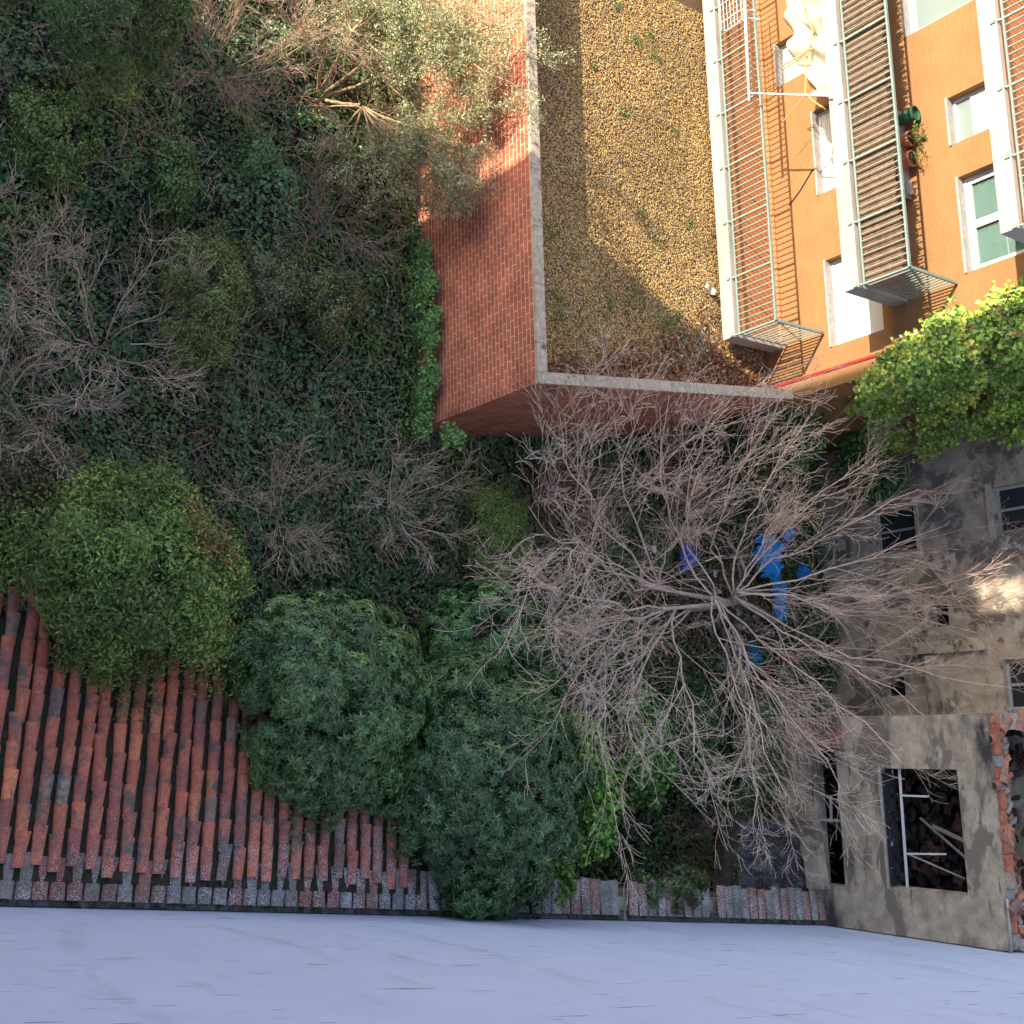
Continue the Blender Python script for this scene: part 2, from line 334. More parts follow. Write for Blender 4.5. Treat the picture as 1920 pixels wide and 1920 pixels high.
# ------------------------------------------------------------------ brick annex with gravel roof
AX = np.array([-5.35, YA]); BX = np.array([-6.0, YF])          # front (right) face line
fd = (BX - AX) / np.linalg.norm(BX - AX); fn = np.array([fd[1], -fd[0]])   # outward normal (+x)
annex = thing('brick_annex', (-10, 14, -18), 'low red brick annex with a flat gravel roof and pale stone coping', 'building')
def build_annex():
    XL = -26.0; th = .2
    o0 = AX + fn * 0; z1 = ZC - .07
    m_ = MB(); m_.box((XL, YA, -19), (AX[0] - .002, YA + th - .06, z1)); m_.build('side_wall', MT['brick'], annex)
    m_ = MB(); a = np.array([AX[0], YA]); b = BX; k = -fn * .14
    m_.prism([(*a, -19), (*b, -19), (*(b + k), -19), (*(a + k), -19)], (0, 0, z1 + 19)); m_.build('front_wall', MT['brick'], annex)
    # mitred coping slabs
    def slab(p, q, n, w0, w1, name):
        m2 = MB(); L = np.linalg.norm(np.array(q) - np.array(p)); d = (np.array(q) - np.array(p)) / L; s = 0
        while s < L - .01:
            e = min(s + 1.0, L); jit = random.uniform(-.003, .003)
            A = np.array(p) + d * (s + .004); B = np.array(p) + d * (e - .004)
            m2.prism([(*(A + n * w0), z1 + .001), (*(B + n * w0), z1 + .001), (*(B - n * w1), z1 + .001), (*(A - n * w1), z1 + .001)], (0, 0, .07 + jit)); s = e
        m2.build(name, MT['coping'], annex, bevel=.004)
    slab((XL, YA), (AX[0] - .16, YA), np.array([0, -1.0]), .03, .16, 'coping')
    slab(AX + fd * -.03, BX - fd * .03, fn, .03, .16, 'coping')
    m_ = MB(); m_.prism([(XL, YA + .1, ZG - .4), (AX[0] - .1, YA + .1, ZG - .4), (BX[0] - .1, YF - .02, ZG - .4), (XL, YF - .02, ZG - .4)], (0, 0, .4))
    m_.build('roof_deck', MT['gravel_base'], annex)
    # pebbles
    N = 125000; x = RNG.uniform(-14.0, -5.4, N); y = RNG.uniform(YA + .15, YF - .05, N)
    lim = AX[0] + (y - YA) * (BX[0] - AX[0]) / (YF - YA) - .17; k = x < lim; x, y = x[k], y[k]; n = len(x)
    ico = np.array([(1, 0, 0), (-1, 0, 0), (0, 1, 0), (0, -1, 0), (0, 0, 1), (0, 0, -1)], float)
    tri = np.array([(0, 2, 4), (2, 1, 4), (1, 3, 4), (3, 0, 4)])
    sz = RNG.uniform(.009, .021, n); sc = np.stack([sz * RNG.uniform(.8, 1.5, n), sz * RNG.uniform(.7, 1.1, n), sz * RNG.uniform(.5, .9, n)], 1)
    an = RNG.uniform(0, 6.28, n); ca, sa = np.cos(an), np.sin(an)
    V = ico[None] * sc[:, None, :]; V = np.stack([V[..., 0] * ca[:, None] - V[..., 1] * sa[:, None], V[..., 0] * sa[:, None] + V[..., 1] * ca[:, None], V[..., 2]], -1)
    V[:, 4, :2] += RNG.normal(0, .005, (n, 2))
    V += np.stack([x, y, ZG + RNG.uniform(0, .02, n)], 1)[:, None, :]
    T = (np.arange(n)[:, None, None] * 6 + tri[None]).reshape(-1, 3)
    pal = np.array([(.66, .46, .17), (.52, .35, .13), (.78, .62, .34), (.40, .27, .13), (.56, .47, .34), (.28, .19, .10), (.70, .52, .22)])
    c = pal[RNG.integers(0, 7, n)] * RNG.uniform(.45, 1.0, (n, 1)) * np.array([1.12, .98, .78])
    damp = np.clip(snoise(x, y, 1.1, 31) * .5 + .1, 0, .45); moss = np.clip(snoise(x, y, 1.9, 33) - .75, 0, 1)[:, None]
    c = c * (1 - damp[:, None] * .5); c = c * (1 - moss) + np.array([.10, .13, .04]) * moss
    o = arrmesh('gravel', V.reshape(-1, 3), T, np.repeat(c, 4, 0), MT['pebble'], annex, smooth=False); o['kind'] = 'stuff'
    # fallen leaves in the corner
    n = 4600; u = RNG.beta(1.0, 2.6, n); yy = RNG.uniform(YA + .3, YF - .1, n); xx = AX[0] + (yy - YA) * (BX[0] - AX[0]) / (YF - YA) - .2 - u * (.35 + 1.5 * np.clip((yy - 12.2) / 4, 0, 1)) * (1.05 + .5 * snoise(xx_ := yy, yy, 2, 8))
    k = xx < -5.5; xx, yy = xx[k], yy[k]; n = len(xx)
    P = np.stack([xx, yy, ZG + .03 + RNG.uniform(0, .05, n)], 1)
    pal = np.array([(.30, .13, .06), (.42, .20, .08), (.20, .10, .06), (.50, .30, .14), (.24, .17, .10)]); tt = pal[RNG.integers(0, 5, n)] * RNG.uniform(.6, 1.3, (n, 1))
    V, T, tt = leafgeo(P, nrm(RNG.normal(0, .45, (n, 3)) + [0, 0, 1]), RNG.normal(0, 1, (n, 3)), RNG.uniform(.06, .11, n), RNG.uniform(.04, .07, n), tt, .3)
    o = arrmesh('leaf_litter', V, T, tt, MT['dryleaf'], annex); o['kind'] = 'stuff'
    # moss and weed tufts
    P = []
    for (px, py, s) in [(1190, 75, .16), (1215, 65, .13), (1110, 125, .1), (1165, 210, .1), (1045, 560, .2), (1010 + 35, 595, .15), (1250, 610, .22), (1265, 590, .12), (1275, 635, .2), (1225, 105, .12), (1262, 245, .12), (1155, 10, .1), (1195, 700, .1), (1290, 420, .12), (1240, 640, .14), (1140, 570, .1), (1030, 440, .2), (1200, 400, .08), (1075, 480, .1)]:
        c = onz(px, py, ZG); P.append(c + RNG.normal(0, s * .55, (int(380 * s), 3)) * [1, 1, .1])
    P = np.concatenate(P); P[:, 2] = ZG + .03 + np.abs(RNG.normal(0, .02, len(P))); n = len(P)
    tt = np.array([.10, .19, .04]) * RNG.uniform(.6, 1.6, (n, 1))
    V, T, tt = leafgeo(P, nrm(RNG.normal(0, .7, (n, 3)) + [0, 0, 1]), RNG.normal(0, 1, (n, 3)), .05, .022, tt)
    o = arrmesh('weeds', V, T, tt, MT['leaf'], annex); o['kind'] = 'stuff'
build_annex()
def stone(px, py, z, s, col, label, name='stone', cat='stone', m=None, group=None):
    c = onz(px, py, z); mb = MB(); k = 7; V = []
    for i, (h, r) in enumerate([(0, .7), (.35, 1), (.75, .8), (1, .35)]):
        for j in range(k):
            a = j * 6.283 / k; rr = r * s * random.uniform(.75, 1.2); V.append((rr * math.cos(a) * 1.3, rr * math.sin(a), h * s * .8))
    fs = [(i * k + j, i * k + (j + 1) % k, (i + 1) * k + (j + 1) % k, (i + 1) * k + j) for i in range(3) for j in range(k)] + [tuple(range(k))[::-1], tuple(3 * k + j for j in range(k))]
    mb.add(V, fs, col); o = mb.build(name, m or MT['pebble']); o.location = c; tag(o, label, cat, group); return o
stone(1060, 697, ZG + .02, .07, (.62, .55, .48), 'pale chunk of stone in the leaf litter at the inner corner of the gravel roof')
def rag():
    c = onz(1330, 543, ZG + .06); mb = MB(); n = 9; V = []
    for i in range(n):
        t = i / (n - 1); p = c + np.array([-.05 + .12 * t, -.13 + .26 * t, .02 + .03 * math.sin(t * 9)])
        w = .035 + .03 * math.sin(t * 3.1); V += [p + [w, -.3 * w, .01 * math.sin(i)], p + [-w, .3 * w, .02]]
    fs = [(2 * i, 2 * i + 2, 2 * i + 3, 2 * i + 1) for i in range(n - 1)]
    mb.add(V, fs); o = mb.build('rag', MT['cloth_white']); s = o.modifiers.new('solid', 'SOLIDIFY'); s.thickness = .012
    tag(o, 'crumpled white rag on the sunlit gravel beside the lowest balcony slab', 'rag')
rag()

# ------------------------------------------------------------------ orange apartment block
apt = thing('orange_apartment_block', (-9, YF, -18), 'orange brick apartment block with cream balcony slabs and white windows', 'building')
ZT = 5.0
WIN = [  # x0,x1,z0,z1,kind
    (-13.35, -12.42, -13.95, -12.05, 'curtain'), (-11.52, -9.8, -13.18, -12.0, 'shutter'), (-8.46, -6.76, -13.15, -12.0, 'shutter'),
    (-14.4, -12.0, -11.02, -9.5, 'glass'), (-10.47, -9.6, -10.35, -9.15, 'half'), (-8.98, -7.27, -10.3, -9.15, 'blind'),
    (-8.98, -7.27, -7.4, -6.2, 'blind'), (-12.0, -10.2, -7.4, -6.2, 'shutter'),
    (-18.5, -16.8, -13.15, -12.0, 'shutter'), (-18.5, -16.8, -10.3, -9.15, 'shutter')]
def build_apartment():
    mb = MB(); wall_y(mb, -26, XE - .36, -19, ZT, YF, .4, [w[:4] for w in WIN]); mb.build('facade', MT['orange_brick'], apt)
    mb = MB(); mb.box((XE - .3, YF, -19), (XE, YF + 9, ZT)); mb.box((-26, YF + 8.6, -19), (XE - .3, YF + 9, ZT)); mb.build('corner_wall', MT['orange_brick'], apt)
    mb = MB(); mb.box((XE - .36, YF - .022, -14.9), (XE - .3, YF + .1, ZT)); mb.build('red_downpipe', MT['red_paint'], apt, bevel=.008)
    mb = MB(); mb.box((-26, YF + .002, ZT), (XE, YF + 9, ZT + .3)); mb.build('roof', MT['grey_stone'], apt)
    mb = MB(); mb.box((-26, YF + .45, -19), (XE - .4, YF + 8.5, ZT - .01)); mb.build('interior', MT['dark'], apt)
    for (x0, x1, z0, z1, kd) in WIN:
        y = YF + .16
        w = MB()
        for a, b, c, d in ((x0, x1, z0, z0 + .06), (x0, x1, z1 - .06, z1), (x0, x0 + .06, z0 + .06, z1 - .06), (x1 - .06, x1, z0 + .06, z1 - .06)): w.box((a + .002, y, c + .002), (b - .002, y + .06, d - .002))
        fr = w.build('window', MT['white_paint'], apt, bevel=.004)
        s = MB(); s.box((x0 - .01, YF - .03, z0 - .03), (x1 + .01, YF + .158, z0 + .008)); subp(s.build('sill', MT['grey_stone']), fr, apt)
        if kd in ('shutter', 'half'):
            sh = MB(); x = x0 + .062; xe = x1 - .062
            z = z0 + .062; top = z1 - .062
            if kd == 'half':
                sp = MB(); sp.box((x, y + .03, z), (xe, y + .04, top)); subp(sp.build('pane', MT['glass']), fr, apt); z = z0 + .38
                fr2 = MB(); fr2.box((x, y + .004, z - .05), (xe, y + .03, z - .004)); subp(fr2.build('shutter_rail', MT['white_paint']), fr, apt)
            while z < top - .01:
                sh.box((x, y + .012, z + .004), (xe, y + .022, min(top, z + .045))); sh.box((x, y + .02, z), (xe, y + .026, z + .006)); z += .047
            subp(sh.build('shutter', MT['white_paint']), fr, apt)
        else:
            pm = {'curtain': MT['blind'], 'glass': MT['glass'], 'blind': MT['clear']}[kd]
            n = 2 if x1 - x0 > 1.2 else 1; step = (x1 - x0 - .12) / n
            for i in range(n):
                a = x0 + .06 + i * step; p = MB(); p.box((a + .07, y + .035, z0 + .13), (a + step - .07, y + .042, z1 - .13)); subp(p.build('pane', pm), fr, apt)
                q = MB()
                for aa, bb, cc, dd in ((a, a + step, z0 + .06, z0 + .13), (a, a + step, z1 - .13, z1 - .06), (a, a + .07, z0 + .13, z1 - .13), (a + step - .07, a + step, z0 + .13, z1 - .13)): q.box((aa + .003, y + .012, cc + .003), (bb - .003, y + .05, dd - .003))
                subp(q.build('sash', MT['white_paint']), fr, apt)
                if kd == 'blind':
                    bl = MB(); z = z0 + .14
                    while z < z1 - .15: bl.obox(((a + a + step) / 2, y + .075, z), (step / 2 - .08, 0, 0), (0, .02, .010), (0, -.001, .002)); z += .042
                    subp(bl.build('blind', MT['blind']), fr, apt)
def subp(o, parent, root=None):
    o.parent = parent
    return o
def setp(o, parent):          # parents keep world placement: meshes are written in world coordinates
    if parent is not None:
        o.parent = parent; w = Matrix.Identity(4); q = parent
        w = Matrix.Translation(parent.location)
        o.matrix_parent_inverse = w.inverted()
# re-parent what was made so far with the same rule (locations of empties are pure translations)
build_apartment()
YB = 16.15
BAL = [(-14.58, 'mesh'), (-11.77, 'reed'), (-8.88, 'mesh')]
def build_balcony(i, zb, kd):
    x0, x1 = -26.0, -7.03 if i == 0 else -7.1
    zs = zb + .30
    mb = MB(); mb.box((x0, YB, zb), (x1, YB + .12, zs)); mb.box((x0, YB + .12, zb + .04), (x1 - .1, YF - .003, zb + .2)); mb.box((x1 - .1, YB + .12, zb), (x1, YF - .003, zs))
    b = mb.build('balcony', MT['cream'], apt, bevel=.006)
    mb = MB(); nx = 48; 
    x = -16.0
    while x < x1 - .12:
        mb.box((x + .003, YB + .122, zb + .2), (min(x + .247, x1 - .105), YB + .62, zb + .225)); mb.box((x + .003, YB + .626, zb + .2), (min(x + .247, x1 - .105), YB + 1.12, zb + .225)); mb.box((x + .003, YB + 1.126, zb + .2), (min(x + .247, x1 - .105), YF - .04, zb + .225)); x += .25
    subp(mb.build('floor_tiles', MT['terracotta']), b)
    mb = MB(); mb.box((-16, YF - .035, zb + .2), (x1 - .105, YF - .002, zb + .31)); subp(mb.build('skirting', MT['terracotta']), b)
    mb = MB(); zt = zs + .97; xe = x1 - .04; y = YB + .045; xs = -15.5
    mb.bar((xs, y, zt), (xe, y, zt), .05, .035); mb.bar((xs, y, zs + .09), (xe, y, zs + .09), .03, .03)
    mb.bar((xe, y + .03, zt), (xe, YF - .01, zt), .05, .035); mb.bar((xe, y + .03, zs + .09), (xe, YF - .01, zs + .09), .03, .03)
    x = xe; k = 0
    while x > xs:
        w = .019 if k % 9 else .035
        mb.bar((x, y, zs - (.02 if k % 9 == 0 else -.09)), (x, y, zt - .015), w, w)
        if k % 9 == 0: mb.obox((x, YB - .012, zs - .06), (.03, 0, 0), (0, .012, 0), (0, 0, .04)); mb.bar((x, YB - .01, zs - .03), (x, y, zs + .04), .02)
        x -= .125; k += 1
    yy = y + .125
    while yy < YF - .05: mb.bar((xe, yy, zs + .09), (xe, yy, zt - .015), .019, .019); yy += .115
    rl = subp(mb.build('railing', MT['green_metal']), b)
    if kd == 'mesh':
        mb = MB(); s = xs
        while s < xe - .05: pass; s += 1e9
    if kd == 'reed':
        mb = MB(); x = xs
        while x < xe - .06:
            w = random.uniform(.012, .03); mb.box((x, y + .04 + random.uniform(0, .012), zs + .02), (x + w, y + .055 + random.uniform(0, .01), zt - .06 - random.uniform(0, .12)), None); x += w
        subp(mb.build('reed_screen', MT['reed']), b)
for i, (zb, kd) in enumerate(BAL): build_balcony(i, zb, kd)

# awning: front bar, arm and bunched cloth
def build_awning():
    aw = thing('awning', (-12.2, 16.1, -12.0), 'bunched cream awning cloth with white bar and arm above the lowest balcony', 'awning')
    A = ony(1393, -60, 15.9); B = ony(1405, 190, 15.9); C = ony(1405, 175, 15.9); D = ony(1560, 180, 16.08)
    mb = MB(); mb.tube([A, B], .028, 8, cap=True); mb.build('front_bar', MT['white_paint'], aw, smooth=True)
    mb = MB(); mb.tube([C, D], .02, 8, cap=True); mb.build('arm', MT['white_paint'], aw, smooth=True)
    # crumpled hanging cloth
    n, m2 = 60, 22; mb = MB(); V = []
    for i in range(n):
        t = i / (n - 1); x = -14.2 + t * 3.2
        for j in range(m2):
            s = j / (m2 - 1); wdt = .95 * (1 - .55 * t ** 2)
            z = -11.82 - wdt * s + .06 * math.sin(t * 17 + s * 5); y = 16.55 + .10 * math.sin(t * 31 + s * 4) + .09 * math.sin(t * 12 - s * 9) - .25 * s
            V.append((x + .06 * math.sin(s * 11 + t * 6), y, z))
    fs = [(i * m2 + j, (i + 1) * m2 + j, (i + 1) * m2 + j + 1, i * m2 + j + 1) for i in range(n - 1) for j in range(m2 - 1)]
    mb.add(V, fs); o = mb.build('cloth', MT['cloth_white'], aw, smooth=True); s = o.modifiers.new('solid', 'SOLIDIFY'); s.thickness = .006
    mb = MB()
    def rp(pts, y): return [ony(px, py, y) for px, py in pts]
    mb.tube(rp([(1505, 0), (1508, 20), (1525, 60), (1512, 110), (1510, 175), (1525, 190), (1548, 205)], 16.3), .016, 6)
    mb.tube(rp([(1468, 130), (1495, 112), (1528, 88)], 16.3), .014, 6)
    mb.tube(rp([(1468, 122), (1500, 105), (1520, 90)], 16.2), .018, 6)
    mb.tube(rp([(1510, 178), (1490, 200), (1468, 228)], 16.8), .008, 5)
    mb.build('cords', MT['rope_yellow'], aw, smooth=True)
build_awning()
def drying_rack():
    mb = MB(); y = 15.95
    c = [ony(px, py, y) for px, py in [(1350, 0), (1351, 62), (1395, 78), (1393, 0)]]
    # frame hung outside the railing: x runs along the facade
    x1 = c[1][0]; x0 = x1 - 1.6; z0, z1 = -13.95, -13.42
    P = [(x0, y, z0), (x1 - .05, y, z0), (x1 + .03, y, z0 + .12), (x1 + .03, y, z1 - .1), (x1 - .03, y, z1), (x0, y, z1)]
    mb.tube(P, .013, 6)
    for k in range(5): z = z0 + .08 + k * .085; mb.tube([(x0, y, z), (x1 + .02, y, z)], .006, 5)
    for xx in (x1 - .2, x1 - .9): mb.tube([(xx, y, z0), (xx, y, z1), (xx, YB + .05, z1 + .13)], .011, 6)
    mb.tube([(x1, y, z1 - .02), (x1 - .03, y + .15, z1 + .08), (x1 - .02, YB + .12, z1 + .16)], .012, 6)
    o = mb.build('drying_rack', MT['white_paint'], smooth=True); tag(o, 'white wire clothes drying rack hung on the lowest balcony railing', 'drying rack')
drying_rack()
PSH = -11.2
def shelf():
    a = ony(1690, 215, YF)[0]; b = ony(1708, 375, YF)[0]; mb = MB(); mb.box((a, YF - .34, PSH - .03), (b, YF - .004, PSH - .002))
    for x in (a + .1, (a + b) / 2, b - .1): mb.box((x, YF - .3, PSH - .36), (x + .03, YF - .004, PSH - .031))
    tag(mb.build('plant_shelf', MT['wood']), 'narrow board shelf behind the middle balcony railing holding the pots', 'shelf')
shelf()
def pot(px, py, r, h, label, m=None, plant=0, green=False):
    zf = PSH; c = ony(px, py, YF - r - .04); c[2] = zf
    t = thing('bucket' if green else 'flower_pot', c, label, 'bucket' if green else 'flower pot', None if green else 'flower pots on the balcony shelf')
    mb = MB(); k = 20; prof = [(r * .7, 0), (r * .95, h * .8), (r * 1.06, h * .8), (r * 1.06, h), (r * .93, h), (r * .88, h * .86), (.001, h * .86)]
    V = [(c[0] + a * math.cos(j * 6.2832 / k), c[1] + a * math.sin(j * 6.2832 / k), c[2] + b) for a, b in prof for j in range(k)]
    fs = [(i * k + j, i * k + (j + 1) % k, (i + 1) * k + (j + 1) % k, (i + 1) * k + j) for i in range(len(prof) - 1) for j in range(k)]
    mb.add(V, fs); mb.build('pot' if not green else 'shell', m or MT['pot'], t, smooth=False)
    if not green:
        mb = MB(); mb.tube([(c[0], c[1], c[2] + h * .87), (c[0], c[1], c[2] + h * .9)], r * .86, 16, cap=True); mb.build('soil', MT['soil'], t)
    if plant:
        n = plant; mb = MB(); P = []
        for k in range(9):
            a = random.uniform(0, 6.28); q = [np.array(c) + [0, 0, h * .85]]; d = np.array([math.cos(a) * .5, math.sin(a) * .5, 1.0]) * .05
            for s in range(8): q.append(q[-1] + d + np.array([0, 0, -.006 * s])); P.append(q[-1])
            mb.tube(q, .004, 4, (.5, .8, .3))
        mb.build('stems', MT['bark'], t)
        P = np.repeat(np.array(P), max(1, n // 72), 0); P = P + RNG.normal(0, .025, P.shape)
        tt = np.array([.14, .20, .04]) * RNG.uniform(.5, 1.9, (len(P), 1)); V, T, tt = leafgeo(P, nrm(RNG.normal(0, .6, P.shape) + [0, 0, 1]), RNG.normal(0, 1, P.shape), .05, .025, tt)
        arrmesh('foliage', V, T, tt, MT['leaf'], t)
pot(1690, 225, .13, .34, 'dark green plastic bucket on the middle balcony behind the railing', MT['plastic_green'], 0, True)
pot(1702, 262, .13, .2, 'terracotta pot full of trailing weeds next to the green bucket', None, 300)
pot(1708, 298, .14, .2, 'terracotta pot with dry soil and a low plant, nearer the balcony end', None, 140)
def brick_on_balcony():
    zf = PSH; c = ony(1705, 352, YF - .14); c[2] = zf
    mb = MB(); mb.obox(c + [0, 0, .045], (.12, .03, 0), (-.015, .06, 0), (0, 0, .043)); tag(mb.build('concrete_block', MT['grey_stone'], bevel=.006), 'grey block lying at the end of the plant shelf past the flower pots', 'block')
brick_on_balcony()
def cable():
    pts = [ony(px, py, YF - .02) for px, py in [(1480, 384), (1500, 357), (1524, 317)]] + [ony(1540, 322, YF + .1), ony(1560, 296, YF + .14)]
    mb = MB(); mb.tube(pts, .009, 5); tag(mb.build('cable', MT['dark']), 'thin dark cable running down the orange wall below a shuttered window', 'cable')
cable()

# ------------------------------------------------------------------ tiled roof shed along the white wall
t_dir = R.T @ np.array([-180, -5260, 2200.0]); t_dir /= np.linalg.norm(t_dir)
wd3 = np.array([wdir[0], wdir[1], 0.0]); rn = np.cross(wd3, t_dir); rn /= np.linalg.norm(rn)
if rn[2] < 0: rn = -rn
RP = onz(0, 1650, -14.8); rdd = rn @ RP
shed = thing('tiled_shed', (0, 6, -18), 'low shed with a lichen spotted red barrel tile roof beside the white wall', 'shed')
def tile_shape(mb, p, t, side, up, L, r0, r1, col, n=9, dome=.85):
    """convex barrel tile: p upper end centre, t down-slope direction"""
    V = []
    for k, (s, r) in enumerate([(0, r0), (L, r1)]):
        for j in range(n):
            a = math.pi * j / (n - 1); V.append(p + t * s + side * math.cos(a) * r + up * math.sin(a) * r * dome)
    for k, (s, r) in enumerate([(0, r0 - .014), (L, r1 - .014)]):
        for j in range(n):
            a = math.pi * j / (n - 1); V.append(p + t * s + side * math.cos(a) * r + up * math.sin(a) * r * dome)
    fs = []
    for j in range(n - 1):
        fs.append((j, j + 1, n + j + 1, n + j)); fs.append((2 * n + j, 3 * n + j, 3 * n + j + 1, 2 * n + j + 1))
        fs.append((n + j, n + j + 1, 3 * n + j + 1, 3 * n + j)); fs.append((j, 2 * n + j, 2 * n + j + 1, j + 1))
    fs += [(0, n, 3 * n, 2 * n), (n - 1, 3 * n - 1, 4 * n - 1, 2 * n - 1)]
    mb.add(V, fs, col)
TP = [(.42, .125, .062), (.38, .105, .058), (.44, .135, .065), (.34, .10, .06), (.40, .12, .062), (.29, .09, .058), (.52, .165, .07), (.25, .14, .10), (.22, .17, .13), (.27, .08, .06)]
def tcol(): c = random.choices(TP, [5, 5, 4, 4, 5, 3, 1.3, 1.0, .5, .8])[0]; s = random.uniform(.8, 1.2) * 1.5; g = .02; return tuple(q * s + g for q in c)
def build_shed():
    mb = MB(); s0, s1 = -2.5, 5.75
    top = RP; Lr = 3.08
    a = top + wd3 * s0; b = top + wd3 * s1
    mb.prism([a - rn * .12, b - rn * .12, b + t_dir * Lr - rn * .12, a + t_dir * Lr - rn * .12], rn * .13); mb.build('roof_bed', MT['gutter'], shed)
    mb = MB(); pitch = .212; s = s0 + .1
    while s < s1 - .1:
        bow = random.uniform(-.012, .012); q = random.uniform(.0, .16) + .03; k = 0
        off = 0
        while q < Lr:
            L = random.uniform(.40, .46); jit = random.uniform(-.012, .012); rot = random.uniform(-.035, .035) * (3.2 if random.random() < .05 else 1)
            sd_ = wd3 * math.cos(rot) + t_dir * math.sin(rot) * 0; tt = t_dir + wd3 * rot; tt /= np.linalg.norm(tt)
            off = .7 * off + jit
            p = top + wd3 * (s + off + bow * q) + t_dir * q + rn * (.02 + .0)
            # upper end of each tile is tucked under the one above: raise the lower end
            lift = .022; tt2 = tt + rn * (lift / L); tt2 /= np.linalg.norm(tt2)
            tile_shape(mb, p, tt2, wd3, rn, L, .067, .084, tcol()); q += L - random.uniform(.075, .12)
        s += pitch + random.uniform(-.006, .006)
    o = mb.build('roof_tiles', MT['tile'], shed, smooth=False)
    # walls
    mb = MB(); e = top + t_dir * (Lr - .25)
    A = e + wd3 * s0; B = e + wd3 * (s1 - .1)
    mb.prism([(A[0], A[1], -19), (B[0], B[1], -19), (B[0] + .25, B[1] - .03, -19), (A[0] + .25, A[1] - .03, -19)], (0, 0, 19 + e[2] - .2)); mb.build('eaves_wall', MT['plaster'], shed)
    B2 = top + wd3 * (s1 - .1)
    mb = MB(); mb.prism([(B[0] + .26, B[1] - .3, -19), (B[0] + .26, B[1] - .02, -19), (B2[0], B2[1] - .02, -19), (B2[0], B2[1] - .3, -19)], (0, 0, 19 + e[2] - .2)); mb.build('end_wall', MT['plaster'], shed)
build_shed()
def garden_wall():
    """tile capped low wall along the white building"""
    gw = thing('tile_capped_wall', (3, 11, -18), 'low wall topped with a row of mossy grey and red tiles at the foot of the white building', 'wall')
    mb = MB()
    def Q(s, o, z): p = WN0 + wdir * s + wnor * o; return np.array([p[0], p[1], z])
    s0, s1 = -6.0, 15.3
    a = [Q(s0, .01, -19), Q(s1, .01, -19), Q(s1, .36, -19), Q(s0, .36, -19)]; mb.prism(a, (0, 0, 19 - 14.98)); mb.build('masonry', MT['plaster'], gw)
    mb = MB()
    a = [Q(s0, .012, -14.975), Q(s1, .012, -14.975), Q(s1, .15, -14.975), Q(s0, .15, -14.975)]; mb.prism(a, (0, 0, .12))
    for k in range(170):
        s = random.uniform(s0, s1); p = Q(s, random.uniform(.06, .14), -14.86); r = random.uniform(.02, .06); mb.obox(p, (r, random.uniform(-.02, .02), 0), (0, r * 1.3, 0), (0, random.uniform(-.01, .01), r * .5))
    mb.build('mortar_bed', MT['mortar'], gw)
    mb = MB(); s = s0; t3 = np.array([wnor[0], wnor[1], -.16]); t3 /= np.linalg.norm(t3); up = np.cross(t3, wd3); up = up if up[2] > 0 else -up
    while s < s1 - .1:
        c = random.choice([(.24, .20, .17), (.27, .24, .21), (.30, .12, .08), (.33, .15, .11), (.20, .18, .16), (.26, .14, .11)])
        L = .52 + random.uniform(-.04, .04); d = t3 + wd3 * random.uniform(-.05, .05); d /= np.linalg.norm(d)
        if s > 14.4 or not (9.4 < s < 9.6) and not (11.55 < s < 12.2 and random.random() < .5):
            tile_shape(mb, Q(s, .09, -14.80 + random.uniform(-.01, .01)), d, wd3, up, L, .09, .105, c, dome=.5)
        s += .205 + random.uniform(-.012, .012)
    mb.build('cap_tiles', MT['tile'], gw)
garden_wall()

